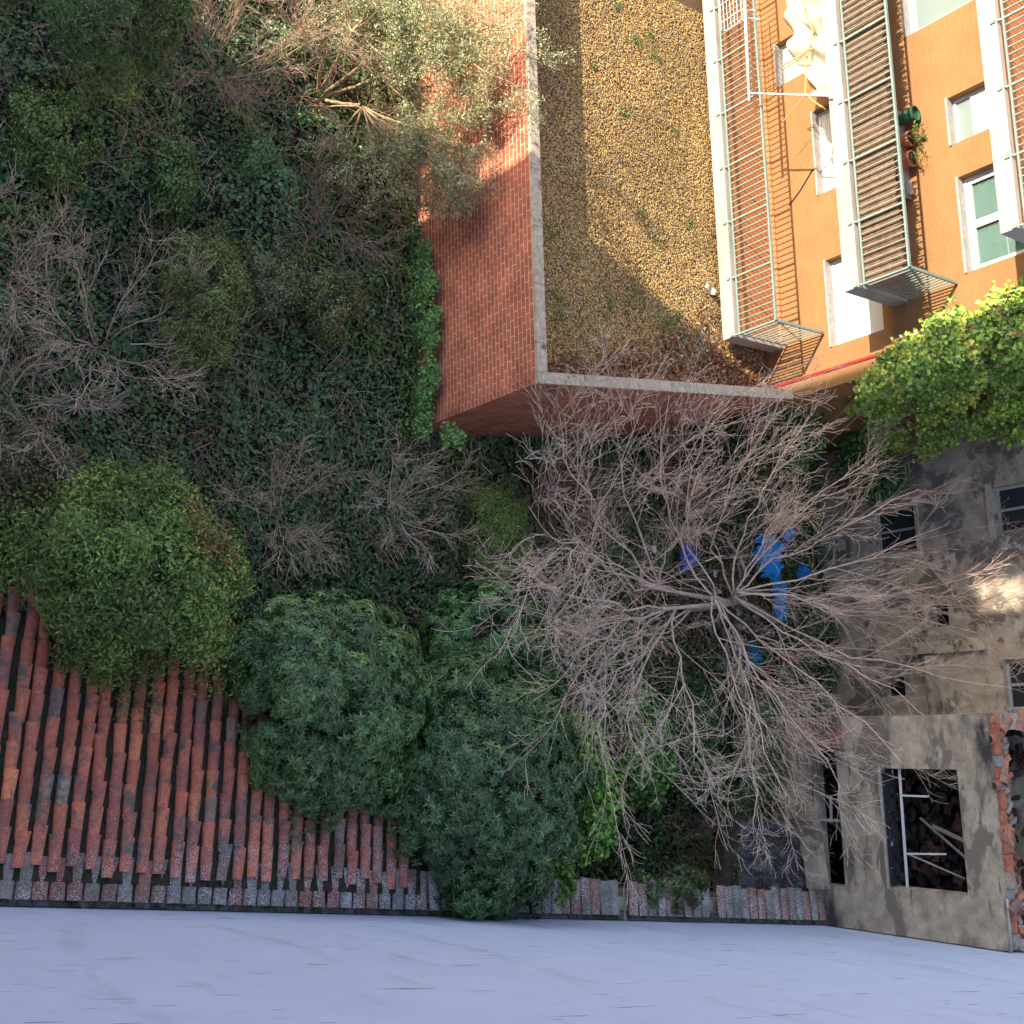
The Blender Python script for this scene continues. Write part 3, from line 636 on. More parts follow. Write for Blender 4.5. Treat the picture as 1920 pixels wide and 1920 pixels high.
# ------------------------------------------------------------------ ruined houses
YS = 18.2
small = thing('roofless_outbuilding', (2, YS, -18), 'small roofless concrete outbuilding with a big empty window and soot stains', 'ruin')
def build_small():
    mb = MB(); holes = [(.98, 3.03, -13.31, -11.78), (.60, 3.12, -14.83, -14.27)]
    xr = wallx(YS) - .02
    wall_y(mb, .06, xr, -19, -11.15, YS, .3, holes); mb.build('front_wall', MT['concrete'], small)
    mb = MB(); mb.box((.06, YS + .302, -19), (.34, YS + 4.5, -11.2)); mb.build('side_wall', MT['concrete'], small)
    mb = MB(); mb.box((.0, YS + 4.5, -19), (xr + .4, YS + 4.8, -11.3)); mb.build('back_wall', MT['plaster'], small)
    mb = MB(); mb.box((.345, YS + .302, -14.2), (xr + .2, YS + 4.49, -14.0)); mb.build('floor', MT['soil'], small)
    # burnt sill lining and white pipe frame in the window
    mb = MB(); mb.box((1.0, YS + .02, -13.306), (3.0, YS + .3, -13.26))
    for k in range(26):
        x = random.uniform(1.05, 2.9); mb.obox((x, YS + random.uniform(.06, .25), -13.23), (random.uniform(.02, .07), .01, 0), (0, random.uniform(.02, .05), .01), (0, 0, random.uniform(.01, .05)))
    mb.build('burnt_sill', MT['burnt'], small)
    mb = MB(); mb.bar((1.0, YS + .12, -13.0), (3.02, YS + .1, -13.02), .035); mb.bar((1.45, YS + .1, -12.98), (1.45, YS + .1, -12.45), .045, .03); mb.bar((2.45, YS + .12, -12.98), (2.40, YS + .1, -12.2), .03)
    mb.build('window_bars', MT['white_paint'], small)
    mb = MB(); mb.box((.98 - .03, YS - .02, -13.36), (3.06, YS + .05, -13.312)); mb.build('sill', MT['grey_stone'], small)
    mb = MB(); mb.bar((1.95, YS + .1, -14.82), (1.95, YS + .1, -14.28), .05); mb.bar((1.5, YS + .12, -14.55), (2.0, YS + .12, -14.58), .04); mb.build('slot_frame', MT['grey_metal'], small)
    # broken wall head
    mb = MB(); x = .08
    while x < xr - .1:
        w = random.uniform(.12, .3); h = random.uniform(.02, .09)
        mb.obox((x + w / 2, YS + .2, -11.146 + h / 2), (w / 2 * .95, random.uniform(-.01, .01), 0), (0, .09, 0), (0, 0, h / 2), random.choice([(.34, .28, .22), (.40, .14, .08), (.28, .25, .22), (.46, .18, .09)])); x += w
    mb.build('broken_wall_head', MT['red_brick_rough'], small)
build_small()
# loose roof tiles in a line along the broken wall head
def loose_tile(p, ang, tilt, col, label, L=.42, group='fallen roof tiles on the ruin', s=1.0):
    d = np.array([math.cos(ang) * math.cos(tilt), math.sin(ang) * math.cos(tilt), math.sin(tilt)]); up = np.array([0, 0, 1.0]); side = np.cross(d, up); side /= np.linalg.norm(side); up = np.cross(side, d)
    mb = MB(); tile_shape(mb, np.zeros(3), d, side, up, L * s, .075 * s, .095 * s, col)
    o = mb.build('roof_tile', MT['tile']); o.location = p; tag(o, label, 'roof tile', group); return o
def build_rubble():
    spots = [(1893, 1350, 1.1, (.55, .20, .09), 'bright orange barrel tile at the upper end of the broken wall head'),
             (1875, 1382, 1.5, (.48, .17, .08), 'orange tile lying flat just below the topmost bright tile of the ruin'),
             (1884, 1428, .5, (.52, .20, .10), 'upturned orange tile with a notched end halfway up the broken wall head'),
             (1882, 1465, 1.4, (.40, .13, .08), 'dull red tile wedged in the wall head beside the empty window'),
             (1886, 1562, 2.4, (.50, .22, .12), 'large slanting orange tile overhanging the wall head near its middle'),
             (1896, 1585, 2.2, (.45, .20, .11), 'tile tucked under the large slanting orange tile'),
             (1900, 1660, 2.6, (.46, .19, .10), 'long orange tile near the lower end of the broken wall head'),
             (1912, 1330, .4, (.52, .18, .09), 'orange tile at the right edge above the bright tile of the ruin'),
             (1910, 1690, 1.2, (.30, .13, .10), 'dark red tile lowest on the broken wall head by the grey pipe')]
    for px, py, a, c, lb in spots:
        p = ony(px, py, YS + .28 + random.uniform(0, .15)); loose_tile(p, -a, .08, c, lb, s=.95)
    # heaped rubble inside the window and behind the wall: countless broken tiles and bricks
    mb = MB()
    for k in range(1500):
        x = random.uniform(.4, 4.0); y = random.uniform(YS + .35, YS + 3.6); h = .25 + .35 * (y - YS) + .25 * math.sin(x * 3)
        z = -14.0 + random.uniform(0, 1) * h
        if y < YS + .45 and z > -13.35: continue
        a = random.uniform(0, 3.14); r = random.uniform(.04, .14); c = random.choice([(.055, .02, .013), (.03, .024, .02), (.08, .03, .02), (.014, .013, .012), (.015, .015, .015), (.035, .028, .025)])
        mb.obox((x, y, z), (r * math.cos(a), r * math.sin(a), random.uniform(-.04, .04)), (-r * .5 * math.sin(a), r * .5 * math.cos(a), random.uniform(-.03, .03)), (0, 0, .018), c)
    o = mb.build('rubble', MT['red_brick_rough']); tag(o, 'heap of broken tiles and bricks inside the roofless outbuilding', 'rubble', kind='stuff')
    mb = MB()
    for k in range(420):
        x = random.uniform(.3, 4.1); y = YS + .32 + abs(random.gauss(0, .22)); a = random.uniform(0, 3.14); r = random.uniform(.03, .10); c = random.choice([(.42, .15, .08), (.34, .12, .07), (.28, .24, .20), (.36, .31, .26), (.12, .10, .09), (.48, .20, .10)])
        mb.obox((x, y, -11.22 + random.uniform(-.25, .10) - .9 * max(0, y - YS - .5)), (r * math.cos(a), r * math.sin(a), random.uniform(-.03, .03)), (-r * .6 * math.sin(a), r * .6 * math.cos(a), random.uniform(-.03, .03)), (0, 0, random.uniform(.012, .035)), c)
    o = mb.build('rubble', MT['red_brick_rough']); tag(o, 'crumbling brick and tile fragments along the wall head of the outbuilding', 'rubble', kind='stuff')
    # beams inside
    for n_, (a, b, w, c, lb) in enumerate([((2.05, YS + 1.0, -13.0), (2.45, YS + .75, -11.7), .09, (1.1, 1.0, .9), 'thick pale fallen beam seen through the big empty window'),
                         ((1.9, YS + .9, -13.2), (3.0, YS + 1.1, -11.9), .04, (.6, .5, .45), 'thin dark batten slanting behind the empty window'),
                         ((2.5, YS + .5, -13.25), (2.9, YS + .9, -12.4), .03, (.8, .7, .6), 'short batten in the lower corner of the empty window')]):
        mb = MB(); mb.bar(a, b, w, w * .7); tag(mb.build('fallen_beam', MT['wood']), lb, 'beam', 'fallen beams in the outbuilding')
    # collapsed roof timbers behind wall head, right edge
    for n_, (a, b, w, lb) in enumerate([((.3, YS + .7, -11.4), (1.5, YS + 1.0, -11.5), .08, 'charred roof timber behind the wall head near its upper end'),
                         ((1.3, YS + .55, -11.35), (4.0, YS + .75, -11.5), .07, 'long charred roof timber lying along the wall head'),
                         ((2.6, YS + .5, -11.25), (3.3, YS + .95, -11.3), .05, 'short pale timber across the wall head')]):
        mb = MB(); mb.bar(a, b, w, w, col=(.35, .36, .4) if n_ < 2 else (1.2, 1.2, 1.2)); tag(mb.build('roof_timber', MT['wood']), lb, 'timber', 'roof timbers of the outbuilding')
    mb = MB(); mb.tube([ony(1888, 1685, YS - .03), ony(1893, 1740, YS - .05), ony(1897, 1792, YS - .03)], .022, 8, cap=True); tag(mb.build('pipe', MT['grey_metal'], smooth=True), 'grey pipe at the lower right end of the outbuilding wall head', 'pipe')
build_rubble()
YR = 22.0
ruin = thing('ruined_house', (-3, YR, -17.5), 'tall ruined house wall with peeling grey plaster and broken windows', 'ruin')
def build_ruin():
    H = [(-4.46, -3.5, -12.86, -11.3), (-4.45, -3.42, -15.75, -14.68), (-.98, .02, -13.02, -11.6), (-.75, -.35, -15.9, -15.3), (-2.2, -1.75, -14.6, -14.1)]
    mb = MB(); wall_y(mb, -9.0, 3.9, -19, -9.6, YR, .35, H); mb.build('front_wall', MT['plaster'], ruin)
    mb = MB(); mb.box((-9, YR + 3.4, -19), (3.9, YR + 3.6, -10)); mb.build('back_wall', MT['dark'], ruin)
    for (x0, x1, z0, z1) in H[:3]:
        w = MB(); y = YR + .14; f = .07
        for a, b, c, d in ((x0, x1, z0, z0 + f), (x0, x1, z1 - f, z1), (x0, x0 + f, z0 + f, z1 - f), (x1 - f, x1, z0 + f, z1 - f), ((x0 + x1) / 2 - .03, (x0 + x1) / 2 + .03, z0 + f, z1 - f)): w.box((a + .003, y, c + .003), (b - .003, y + .05, d - .003))
        fr = w.build('window', MT['grey_metal'], ruin)
        p = MB(); p.box((x0 + f, y + .02, z0 + f), (x1 - f, y + .026, z1 - f)); subp(p.build('pane', MT['dark_glass']), fr)
    mb = MB(); mb.box((-4.55, YR - .06, -12.98), (-3.42, YR + .13, -12.865)); mb.build('sill', MT['coping'], ruin)
    mb = MB(); mb.box((-4.52, YR - .05, -14.675), (-3.35, YR + .02, -14.6)); mb.build('lintel', MT['coping'], ruin)
    mb = MB(); mb.box((-1.45, YR - .12, -15.1), (-1.2, YR - .003, -13.3)); mb.build('ledge', MT['coping'], ruin)
    mb = MB(); mb.box((-1.15, YR - .25, -14.6), (3.5, YR - .003, -14.45)); mb.build('string_course', MT['plaster'], ruin)
build_ruin()
def leanto():
    o = thing('collapsed_shed', (1.5, 16.8, -18), 'dark weathered timber shed wall with a broken edge beside the outbuilding', 'shed')
    # low dark planks wall between the capped wall and the outbuilding
    mb = MB(); A = onz(1385, 1540, -15.5); B = onz(1385, 1695, -15.5); C = onz(1533, 1695, -14.92); D = onz(1533, 1540, -14.92); n = 11
    for i in range(n):
        u0, u1 = (i + .04) / n, (i + .96) / n; h = random.uniform(-.03, .03); e_ = random.uniform(-.08, .03); A_ = D * 0
        mb.prism([A + (B - A) * u0 + [0, 0, h], A + (B - A) * u1 + [0, 0, h], D + (C - D) * u1 + (C - B) * e_ + [0, 0, h], D + (C - D) * u0 + (C - B) * e_ + [0, 0, h]], (0, 0, .02))
    mb.build('planks', MT['weathered'], o)
    mb = MB(); V = []
    pts = [(1498, 1548), (1528, 1560), (1533, 1600), (1543, 1668), (1512, 1665), (1508, 1620), (1500, 1590)]
    mb.prism([ony(px, py, 17.9) for px, py in pts], (0, .2, 0)); mb.build('broken_wall', MT['plaster'], o)
    mb = MB(); mb.prism([ony(px, py, 17.9) for px, py in [(1500, 1352), (1532, 1347), (1560, 1346), (1566, 1402), (1545, 1396), (1520, 1404), (1508, 1380)]], (0, .24, 0)); mb.build('brick_remnant', MT['old_brick'], o)
leanto()

# ------------------------------------------------------------------ branching plants
def limb(a, b, sag=.15, n=9, wob=.04):
    a = np.array(a, float); b = np.array(b, float); d = b - a; L = np.linalg.norm(d); t = np.linspace(0, 1, n)[:, None]
    ctr = np.array([0, 0, -1.0]) * sag * L; P = a + d * t + ctr * (4 * t * (1 - t)) * .6
    off = np.cumsum(RNG.normal(0, wob * L / n * 1.4, (n, 3)), 0); off -= off[0]; off = off - t * off[-1] * .5
    return P + off
def arc(p, d, L, curl=.8, n=6, up=.25):
    d = nrm(np.array(d, float)); c = RNG.normal(0, 1, 3); c -= d * (c @ d); c = nrm(c) * random.uniform(.3, 1) * curl + np.array([0, 0, up]); P = [np.array(p, float)]
    for i in range(n - 1):
        P.append(P[-1] + d * L / (n - 1)); d = nrm(d + c / (n - 1) + RNG.normal(0, .05, 3))
    return np.array(P)
def grow(mb, P, r0, level, maxlev, col, spread=.75, nper=(9, 7, 5), up=.18, ratio=.5, rmin=.0035):
    k = len(P); rad = np.linspace(r0, max(rmin, r0 * .3), k)
    mb.tube(P, rad, 6 if level == 0 else (4 if level == 1 else 3), (lambda q_: tuple(c * q_ for c in col))(random.uniform(.75, 1.15)))
    if level >= maxlev: return
    L = np.sum(np.linalg.norm(np.diff(P, axis=0), axis=1)); m_ = nper[level]
    for i in range(m_):
        t = (.18 if level == 0 else .08) + .88 * (i + random.random()) / m_; f = min(t, .99) * (k - 1); j = min(int(f), k - 2); p = P[j] + (P[j + 1] - P[j]) * (f - j)
        d = nrm(P[j + 1] - P[j]); q = RNG.normal(0, 1, 3); q -= d * (q @ d); q = nrm(q)
        dirn = d * random.uniform(.7, 1.1) + q * spread * random.uniform(.5, 1.1) + np.array([0, 0, up])
        l = max(L * ratio * random.uniform(.6, 1.25) * (1 - .4 * t), .30)
        grow(mb, arc(p, dirn, l, .9, 8 if level == 0 else 6), max(rmin, rad[j] * .55), level + 1, maxlev, col, spread, nper, up, ratio * 1.12, rmin)
PINK = (1.95, 1.8, 1.75)
def big_tree():
    base = onz(1262, 1140, -17.9)
    t = thing('bare_tree', base, 'large leafless tree with pinkish grey spreading branches in the middle of the yard', 'tree')
    fork = np.array([base[0] + .05, base[1] + .05, -16.2]); f2 = onz(1335, 1118, -15.4)
    mb = MB(); mb.tube([base, (base + fork) / 2 + [.05, -.03, 0], fork], [.10, .08, .065], 9, PINK); mb.build('trunk', MT['bark'], t, smooth=True)
    f3 = onz(1240, 1142, -15.2); f4 = onz(1380, 1108, -15.2); f5 = onz(1200, 1095, -15.5)
    hubs = [f3, f4, f2, f5]
    tips = [(960, 1115, -13.2, 0), (985, 950, -13.2, 3), (1035, 890, -13.0, 3), (1075, 765, -12.6, 3), (1165, 745, -12.8, 3), (1260, 760, -12.4, 2), (1335, 770, -12.6, 2), (1425, 745, -12.6, 1), (1520, 800, -13.0, 1), (1640, 850, -13.4, 1), (1720, 930, -13.2, 1), (1850, 960, -13.6, 1),
            (1895, 1090, -13.2, 1), (1900, 1200, -13.0, 1), (1880, 1290, -12.8, 1), (1760, 1350, -13.0, 1), (1690, 1420, -12.8, 2), (1560, 1470, -12.9, 2), (1475, 1480, -13.2, 2), (1400, 1520, -13.3, 2), (1320, 1470, -13.0, 0), (1230, 1430, -12.8, 0), (1140, 1400, -13.0, 0), (1070, 1310, -12.9, 0), (1055, 1235, -13.0, 0), (1010, 1180, -13.2, 0), (1040, 1030, -13.4, 3),
            (1600, 1120, -13.6, 1), (1480, 1330, -13.6, 2), (1180, 1250, -13.4, 0), (1480, 930, -13.7, 1), (1290, 930, -13.8, 3)]
    for i, h in enumerate(hubs):
        mb = MB(); mb.tube([fork, (fork + h) / 2 + [0, 0, -.08], h], [.055, .042, .03], 8, PINK); mb.build('limb', MT['bark'], t, smooth=True)
    for (px, py, z, k) in tips:
        mb = MB(); e = onz(px, py, z); u_ = random.uniform(.45, 1.0); st = fork + (hubs[k] - fork) * u_ + np.array([0, 0, -.16 * 4 * u_ * (1 - u_) * .5]); P = limb(st, e, sag=random.uniform(.02, .24), n=11, wob=.13)
        grow(mb, P, .021, 0, 3, PINK, spread=.7, nper=(10, 7, 3), up=.10, ratio=.46, rmin=.0029)
        mb.build('branch', MT['bark'], t)
big_tree()
def bare_shrub(px, py, z, reach, h, n, label, name='bare_shrub', col=(1.8, 1.7, 1.6), cat='shrub', group='leafless shrubs in the ivy', nper=(6, 4, 3), rr=.02, lean=(0, 0)):
    base = onz(px, py, z); base[2] = terr(base[0], base[1]) - .02 if z < -17 else z
    t = thing(name, base, label, cat, group); mb = MB()
    for i in range(n):
        a = 6.283 * (i + random.random() * .7) / n; e = base + np.array([math.cos(a) * reach * random.uniform(.6, 1.1) + lean[0], math.sin(a) * reach * random.uniform(.6, 1.1) + lean[1], h * random.uniform(.6, 1.1)])
        grow(mb, limb(base, e, sag=random.uniform(-.1, .2), n=9, wob=.13), rr * .75, 0, 3 if nper[2] else 2, col, spread=.75, nper=nper, up=.15, ratio=.45, rmin=.0028)
    mb.build('branches', MT['bark'], t)
    mb = MB(); mb.tube([base - [0, 0, .3], base, base + [0, 0, .12]], [rr * 1.9, rr * 1.6, rr], 7, col); mb.build('stem', MT['bark'], t)
bare_shrub(205, 640, -17.3, 1.5, 1.7, 9, 'wide pale leafless shrub in the ivy left of centre, the largest of the bare shrubs')
bare_shrub(15, 745, -17.3, 1.1, 1.3, 8, 'leafless shrub cut by the left edge of the view above the round bush')
bare_shrub(765, 945, -17.3, 1.05, 1.3, 9, 'leafless shrub below the brick annex corner')
bare_shrub(545, 960, -17.3, .95, .9, 7, 'small leafless shrub just right of the round green bush')
bare_shrub(20, 500, -17.3, 1.0, 1.4, 6, 'sparse leafless shrub at the left edge of the view high in the ivy')
bare_shrub(1270, 1610, -17.3, 1.1, 1.6, 9, 'brown twiggy shrub beside the tile capped wall', col=(.9, .76, .7))
bare_shrub(1400, 790, -15.6, .8, .7, 9, 'tangled brown shrub where the annex meets the orange block', col=(1.0, .85, .75))
bare_shrub(1050, 930, -17.6, .9, 1.2, 9, 'brown twiggy undergrowth bush under the big tree near the annex', col=(1.1, .88, .78), nper=(8, 6, 3))
bare_shrub(1220, 880, -17.6, 1.0, 1.2, 9, 'reddish brown twiggy bush against the annex front wall', col=(1.15, .85, .72), nper=(8, 6, 3))
bare_shrub(560, 60, -16.9, 1.2, 1.5, 10, 'brown brambly shrub behind the silvery tree at the top of the view', col=(1.1, .92, .8))
bare_shrub(420, 130, -17.2, 1.1, 1.0, 9, 'dark brown bramble patch at the top of the ivy slope', col=(.95, .82, .74))
bare_shrub(640, 400, -17.2, 1.0, .8, 7, 'brown twiggy undergrowth left of the brick annex wall', col=(1.0, .86, .78))

# ------------------------------------------------------------------ leafy plants
def pal_pick(pal, n): p = np.array(pal) * np.array([2.25, 2.25, 1.8]); return p[RNG.integers(0, len(p), n)]
def crown_points(c, rad, n, clumps, csize, hollow=.75, seed=1, flat=-.25):
    r = np.random.default_rng(seed); u = nrm(r.normal(0, 1, (clumps, 3))); u[:, 2] = np.where(u[:, 2] < flat, -u[:, 2], u[:, 2])
    rr = r.uniform(hollow, 1.06, (clumps, 1)); rr[3::9] *= 1.13; rr[::5] *= .7; C = u * rr * np.array(rad)
    w = r.integers(0, clumps, n); off = r.normal(0, 1, (n, 3)); off = nrm(off) * (r.uniform(0, 1, (n, 1)) ** .45) * csize * (.6 + .8 * r.uniform(0, 1, (clumps, 1)))[w]
    P = C[w] + off; N = nrm(nrm(P / np.array(rad)) * .7 + nrm(off) * .6 + np.array([0, 0, .35]))
    return P + np.array(c), N, w
def bush(name, label, cat, px, py, zc, rad, n, clumps, csize, L, Wd, pal, seed, group=None, rosette=0, patches=(), ivy=False, mjit=.45, trunkr=.07, zg=-18, hollow=.7):
    c = onz(px, py, zc); t = thing(name, (c[0], c[1], zg), label, cat, group)
    if rosette:
        P0, N0, w = crown_points(c, rad, n // rosette, clumps, csize, hollow, seed)
        k = rosette; a = np.arange(k) * 6.283 / k; n0 = len(P0)
        U = nrm(np.cross(N0, RNG.normal(0, 1, (n0, 3)))); Vv = np.cross(N0, U)
        dirs = U[:, None] * np.cos(a)[None, :, None] + Vv[:, None] * np.sin(a)[None, :, None]
        dirs = nrm(dirs + N0[:, None] * RNG.uniform(.05, .7, (n0, k, 1)) + RNG.normal(0, .12, (n0, k, 3)))
        P = (P0[:, None] + dirs * L * .35).reshape(-1, 3); N = (np.repeat(N0, k, 0) + RNG.normal(0, .15, (n0 * k, 3))); D = dirs.reshape(-1, 3); w = np.repeat(w, k)
    else:
        P, N, w = crown_points(c, rad, n, clumps, csize, hollow, seed); D = RNG.normal(0, 1, P.shape) + np.array([0, 0, -.3]); N = nrm(N + RNG.normal(0, mjit, N.shape))
    n = len(P); cl = np.random.default_rng(seed + 9).uniform(.65, 1.3, clumps)
    tt = pal_pick(pal, n) * RNG.uniform(.75, 1.3, (n, 1)) * cl[w][:, None]
    for (qx, qy, r, col, pr) in patches:
        rr_ = ray(qx, qy); pr_ = P @ rr_; m_ = (np.linalg.norm(P - pr_[:, None] * rr_, axis=1) < r) & (P[:, 2] > zc) & (RNG.uniform(0, 1, n) < pr); tt[m_] = np.array(col) * RNG.uniform(.7, 1.3, (m_.sum(), 1))
    Ls = L * RNG.uniform(.7, 1.25, n); V, T, tt = leafgeo(P, N, D, Ls, Ls * Wd / L, tt, ivy=ivy)
    arrmesh('crown', V, T, tt, MT['leaf'], t)
    mb = MB(); g = np.array([c[0], c[1], zg - .1])
    r = np.random.default_rng(seed)
    mb.tube([g, g + [.05, .03, (c[2] - zg) * .5], c - np.array([0, 0, rad[2] * .3])], [trunkr, trunkr * .8, trunkr * .6], 7)
    for k in range(16):
        u = nrm(r.normal(0, 1, 3)); u[2] = abs(u[2]); e = c + u * np.array(rad) * .85
        mb.tube(limb(c - np.array([0, 0, rad[2] * .45]), e, .05, 6, .08), np.linspace(trunkr * .5, .008, 6), 5)
    mb.build('trunk', MT['bark'], t)
    return c
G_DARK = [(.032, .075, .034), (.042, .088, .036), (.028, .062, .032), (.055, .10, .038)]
G_MID = [(.07, .15, .035), (.09, .18, .04), (.055, .12, .035), (.11, .20, .05)]
G_LIGHT = [(.12, .22, .04), (.16, .27, .05), (.09, .18, .04), (.2, .3, .07)]
bush('round_bush', 'round light green leafy bush with a rusty patch overhanging the red tiled roof', 'bush', 240, 1085, -14.95, (1.28, 1.3, 1.05), 50000, 80, .36, .075, .028, [(.062, .105, .022), (.085, .125, .026), (.042, .078, .02), (.125, .15, .04)], 3,
     patches=[(400, 1005, .26, (.26, .12, .05), .45), (365, 955, .17, (.26, .11, .05), .45), (425, 1040, .16, (.30, .14, .05), .4)])
bush('broadleaf_bush', 'dense dark green bush with whorled leaves right of the red tiled roof', 'bush', 608, 1320, -15.1, (1.45, 1.38, 1.2), 72000, 190, .28, .105, .036, [(.040, .080, .030), (.054, .094, .033), (.030, .062, .026), (.085, .12, .045)], 5, group='whorl leaved evergreen bushes', rosette=8, hollow=.84)
bush('broadleaf_bush', 'tallest dark green bush with whorled leaves touching the white wall', 'bush', 897, 1470, -14.9, (1.85, 1.5, 1.3), 92000, 260, .28, .105, .036, [(.034, .070, .029), (.045, .082, .031), (.027, .056, .025), (.068, .10, .04)], 8, group='whorl leaved evergreen bushes', rosette=8, hollow=.84)
bush('broadleaf_bush', 'mid green bush with whorled leaves rising behind the tallest dark bush', 'bush', 915, 1240, -15.6, (1.1, 1.15, .9), 26000, 90, .27, .10, .035, [(.036, .09, .03), (.05, .105, .033), (.03, .072, .028)], 12, group='whorl leaved evergreen bushes', rosette=8, hollow=.75)
bush('ivy_clump', 'bright yellow green ivy hanging down the right flank of the tallest dark bush', 'ivy', 1085, 1490, -15.6, (1.15, .28, .85), 5200, 60, .2, .085, .08, [(.13, .24, .04), (.17, .28, .05), (.09, .18, .04), (.06, .13, .04)], 14, ivy=True, trunkr=.02, group='ivy clumps around the dark hollow')
bush('ivy_clump', 'ivy clump on the right edge of the dark hollow by the tile capped wall', 'ivy', 1190, 1400, -16.4, (.95, .5, .75), 5200, 60, .25, .09, .085, [(.07, .15, .04), (.10, .19, .04), (.05, .11, .035), (.04, .085, .04)], 15, ivy=True, trunkr=.02, group='ivy clumps around the dark hollow')
bush('yellowish_shrub', 'small leaved yellow green shrub rising out of the ivy in the upper left', 'shrub', 378, 555, -16.7, (1.15, .55, .55), 17000, 70, .2, .045, .03, [(.07, .10, .03), (.09, .115, .033), (.05, .08, .027), (.12, .10, .04)], 16, trunkr=.03)
bush('bamboo_like_shrub', 'narrow leaved green shrub at the top left corner of the view', 'shrub', 190, 10, -16.2, (.9, 1.35, .8), 13000, 50, .3, .11, .02, [(.045, .075, .025), (.06, .095, .03), (.032, .06, .022)], 18, trunkr=.03)
bush('sprig_shrub', 'loose pale green sprig growing out of the ivy near the top left', 'shrub', 215, 160, -16.8, (.5, .5, .35), 1500, 16, .15, .08, .02, [(.09, .12, .04), (.11, .13, .04)], 19, trunkr=.015)
bush('mossy_shrub', 'fine leaved yellowish green shrub below the annex under the bare tree', 'shrub', 930, 1010, -17.0, (1.0, .6, .5), 15000, 50, .25, .04, .015, [(.08, .13, .035), (.11, .16, .04), (.06, .10, .03), (.13, .14, .05)], 21, trunkr=.02)

# silvery olive-like tree in front of the annex wall
def silvery_tree():
    base = onz(590, 190, -17.7); t = thing('silvery_leaved_tree', base, 'silvery small leaved tree with pale bare stems in front of the annex wall', 'tree')
    hubs = [onz(660, 60, -15.7), onz(715, 140, -15.9), onz(680, 200, -16.2), onz(610, 70, -16.0), onz(780, 60, -15.3)]
    pale = (1.35, 1.2, .85)
    mb = MB(); mb.tube([base - [0, 0, .4], base, base + [0, .02, .15]], [.10, .09, .075], 8, pale); mb.build('trunk', MT['bark'], t, smooth=True)
    for h in hubs:
        mb = MB(); mb.tube(limb(base + [0, 0, .1], h, .05, 9, .05), np.linspace(.04, .022, 9), 7, pale); mb.build('stem', MT['bark'], t, smooth=True)
    tips = [(960, 90, 10.6, 17), (930, 200, 10.8, 18), (1018, 92, 11.1, 5), (880, 50, 10.3, 24), (900, 290, 10.8, 18), (860, 140, 10.3, 26), (800, 290, 10.5, 22), (925, 350, 10.9, 12), (890, 380, 10.9, 12), (840, 250, 10.5, 18), (765, 40, 9.6, 24), (720, 240, 9.9, 14), (860, 340, 10.7, 10), (880, 420, 10.95, 8), (650, 40, 8.8, 10),
            (560, 60, 8.3, 5), (650, 330, 9.4, 8), (745, 120, 9.6, 24), (710, 0, 9.2, 18), (960, 10, 10.8, 14), (830, 0, 10.2, 20), (990, 170, 10.95, 6), (740, 350, 10.0, 8), (805, 200, 10.2, 20), (560, 200, 8.8, 4), (590, 290, 9.0, 5), (820, 90, 10.0, 22), (780, 370, 10.5, 10), (500, 120, 8.4, 4), (700, 70, 9.3, 16)]
    PP = []
    for i, (px, py, y, cnt) in enumerate(tips):
        e = ony(px, py, y); hub = min(hubs, key=lambda h: np.linalg.norm(h - e)); mb = MB(); P = limb(hub, e, random.uniform(-.05, .15), 9, .08)
        k = len(P); mb.tube(P, np.linspace(.02, .005, k), 5, pale)
        for q in range(cnt):
            f = random.uniform(.3, 1) * (k - 1); j = min(int(f), k - 2); p = P[j] + (P[j + 1] - P[j]) * (f - j)
            Q = arc(p, nrm(e - hub) * .5 + RNG.normal(0, .6, 3), random.uniform(.3, .8), .9, 7, .1); mb.tube(Q, np.linspace(.008, .003, 7), 3, (1.2, 1.0, .8)); PP.append(Q[2:]); PP.append(Q[1:] + RNG.normal(0, .04, (6, 3)))
        for q in range(5):
            f = random.uniform(.1, .8) * (k - 1); j = min(int(f), k - 2); mb.tube(arc(P[j], nrm(e - hub) * .4 + RNG.normal(0, .6, 3), random.uniform(.4, .9), 1.0, 7, .0), np.linspace(.007, .003, 7), 3, (1.0, .75, .6))
        mb.build('branch', MT['bark'], t)
    P = np.concatenate(PP); P = np.repeat(P, 12, 0); P = P + RNG.normal(0, .065, P.shape)
    k = P[:, 1] < YA - .03; k |= (P[:, 2] > ZC + .02); P = P[k]; n = len(P)
    tt = pal_pick([(.13, .14, .075), (.18, .185, .11), (.085, .095, .05), (.26, .26, .18)], n) * RNG.uniform(.7, 1.3, (n, 1))
    V, T, tt = leafgeo(P, nrm(RNG.normal(0, .7, P.shape) + [0, -.2, .8]), RNG.normal(0, 1, P.shape), RNG.uniform(.04, .075, n), .017, tt)
    arrmesh('foliage', V, T, tt, MT['leaf'], t)
silvery_tree()

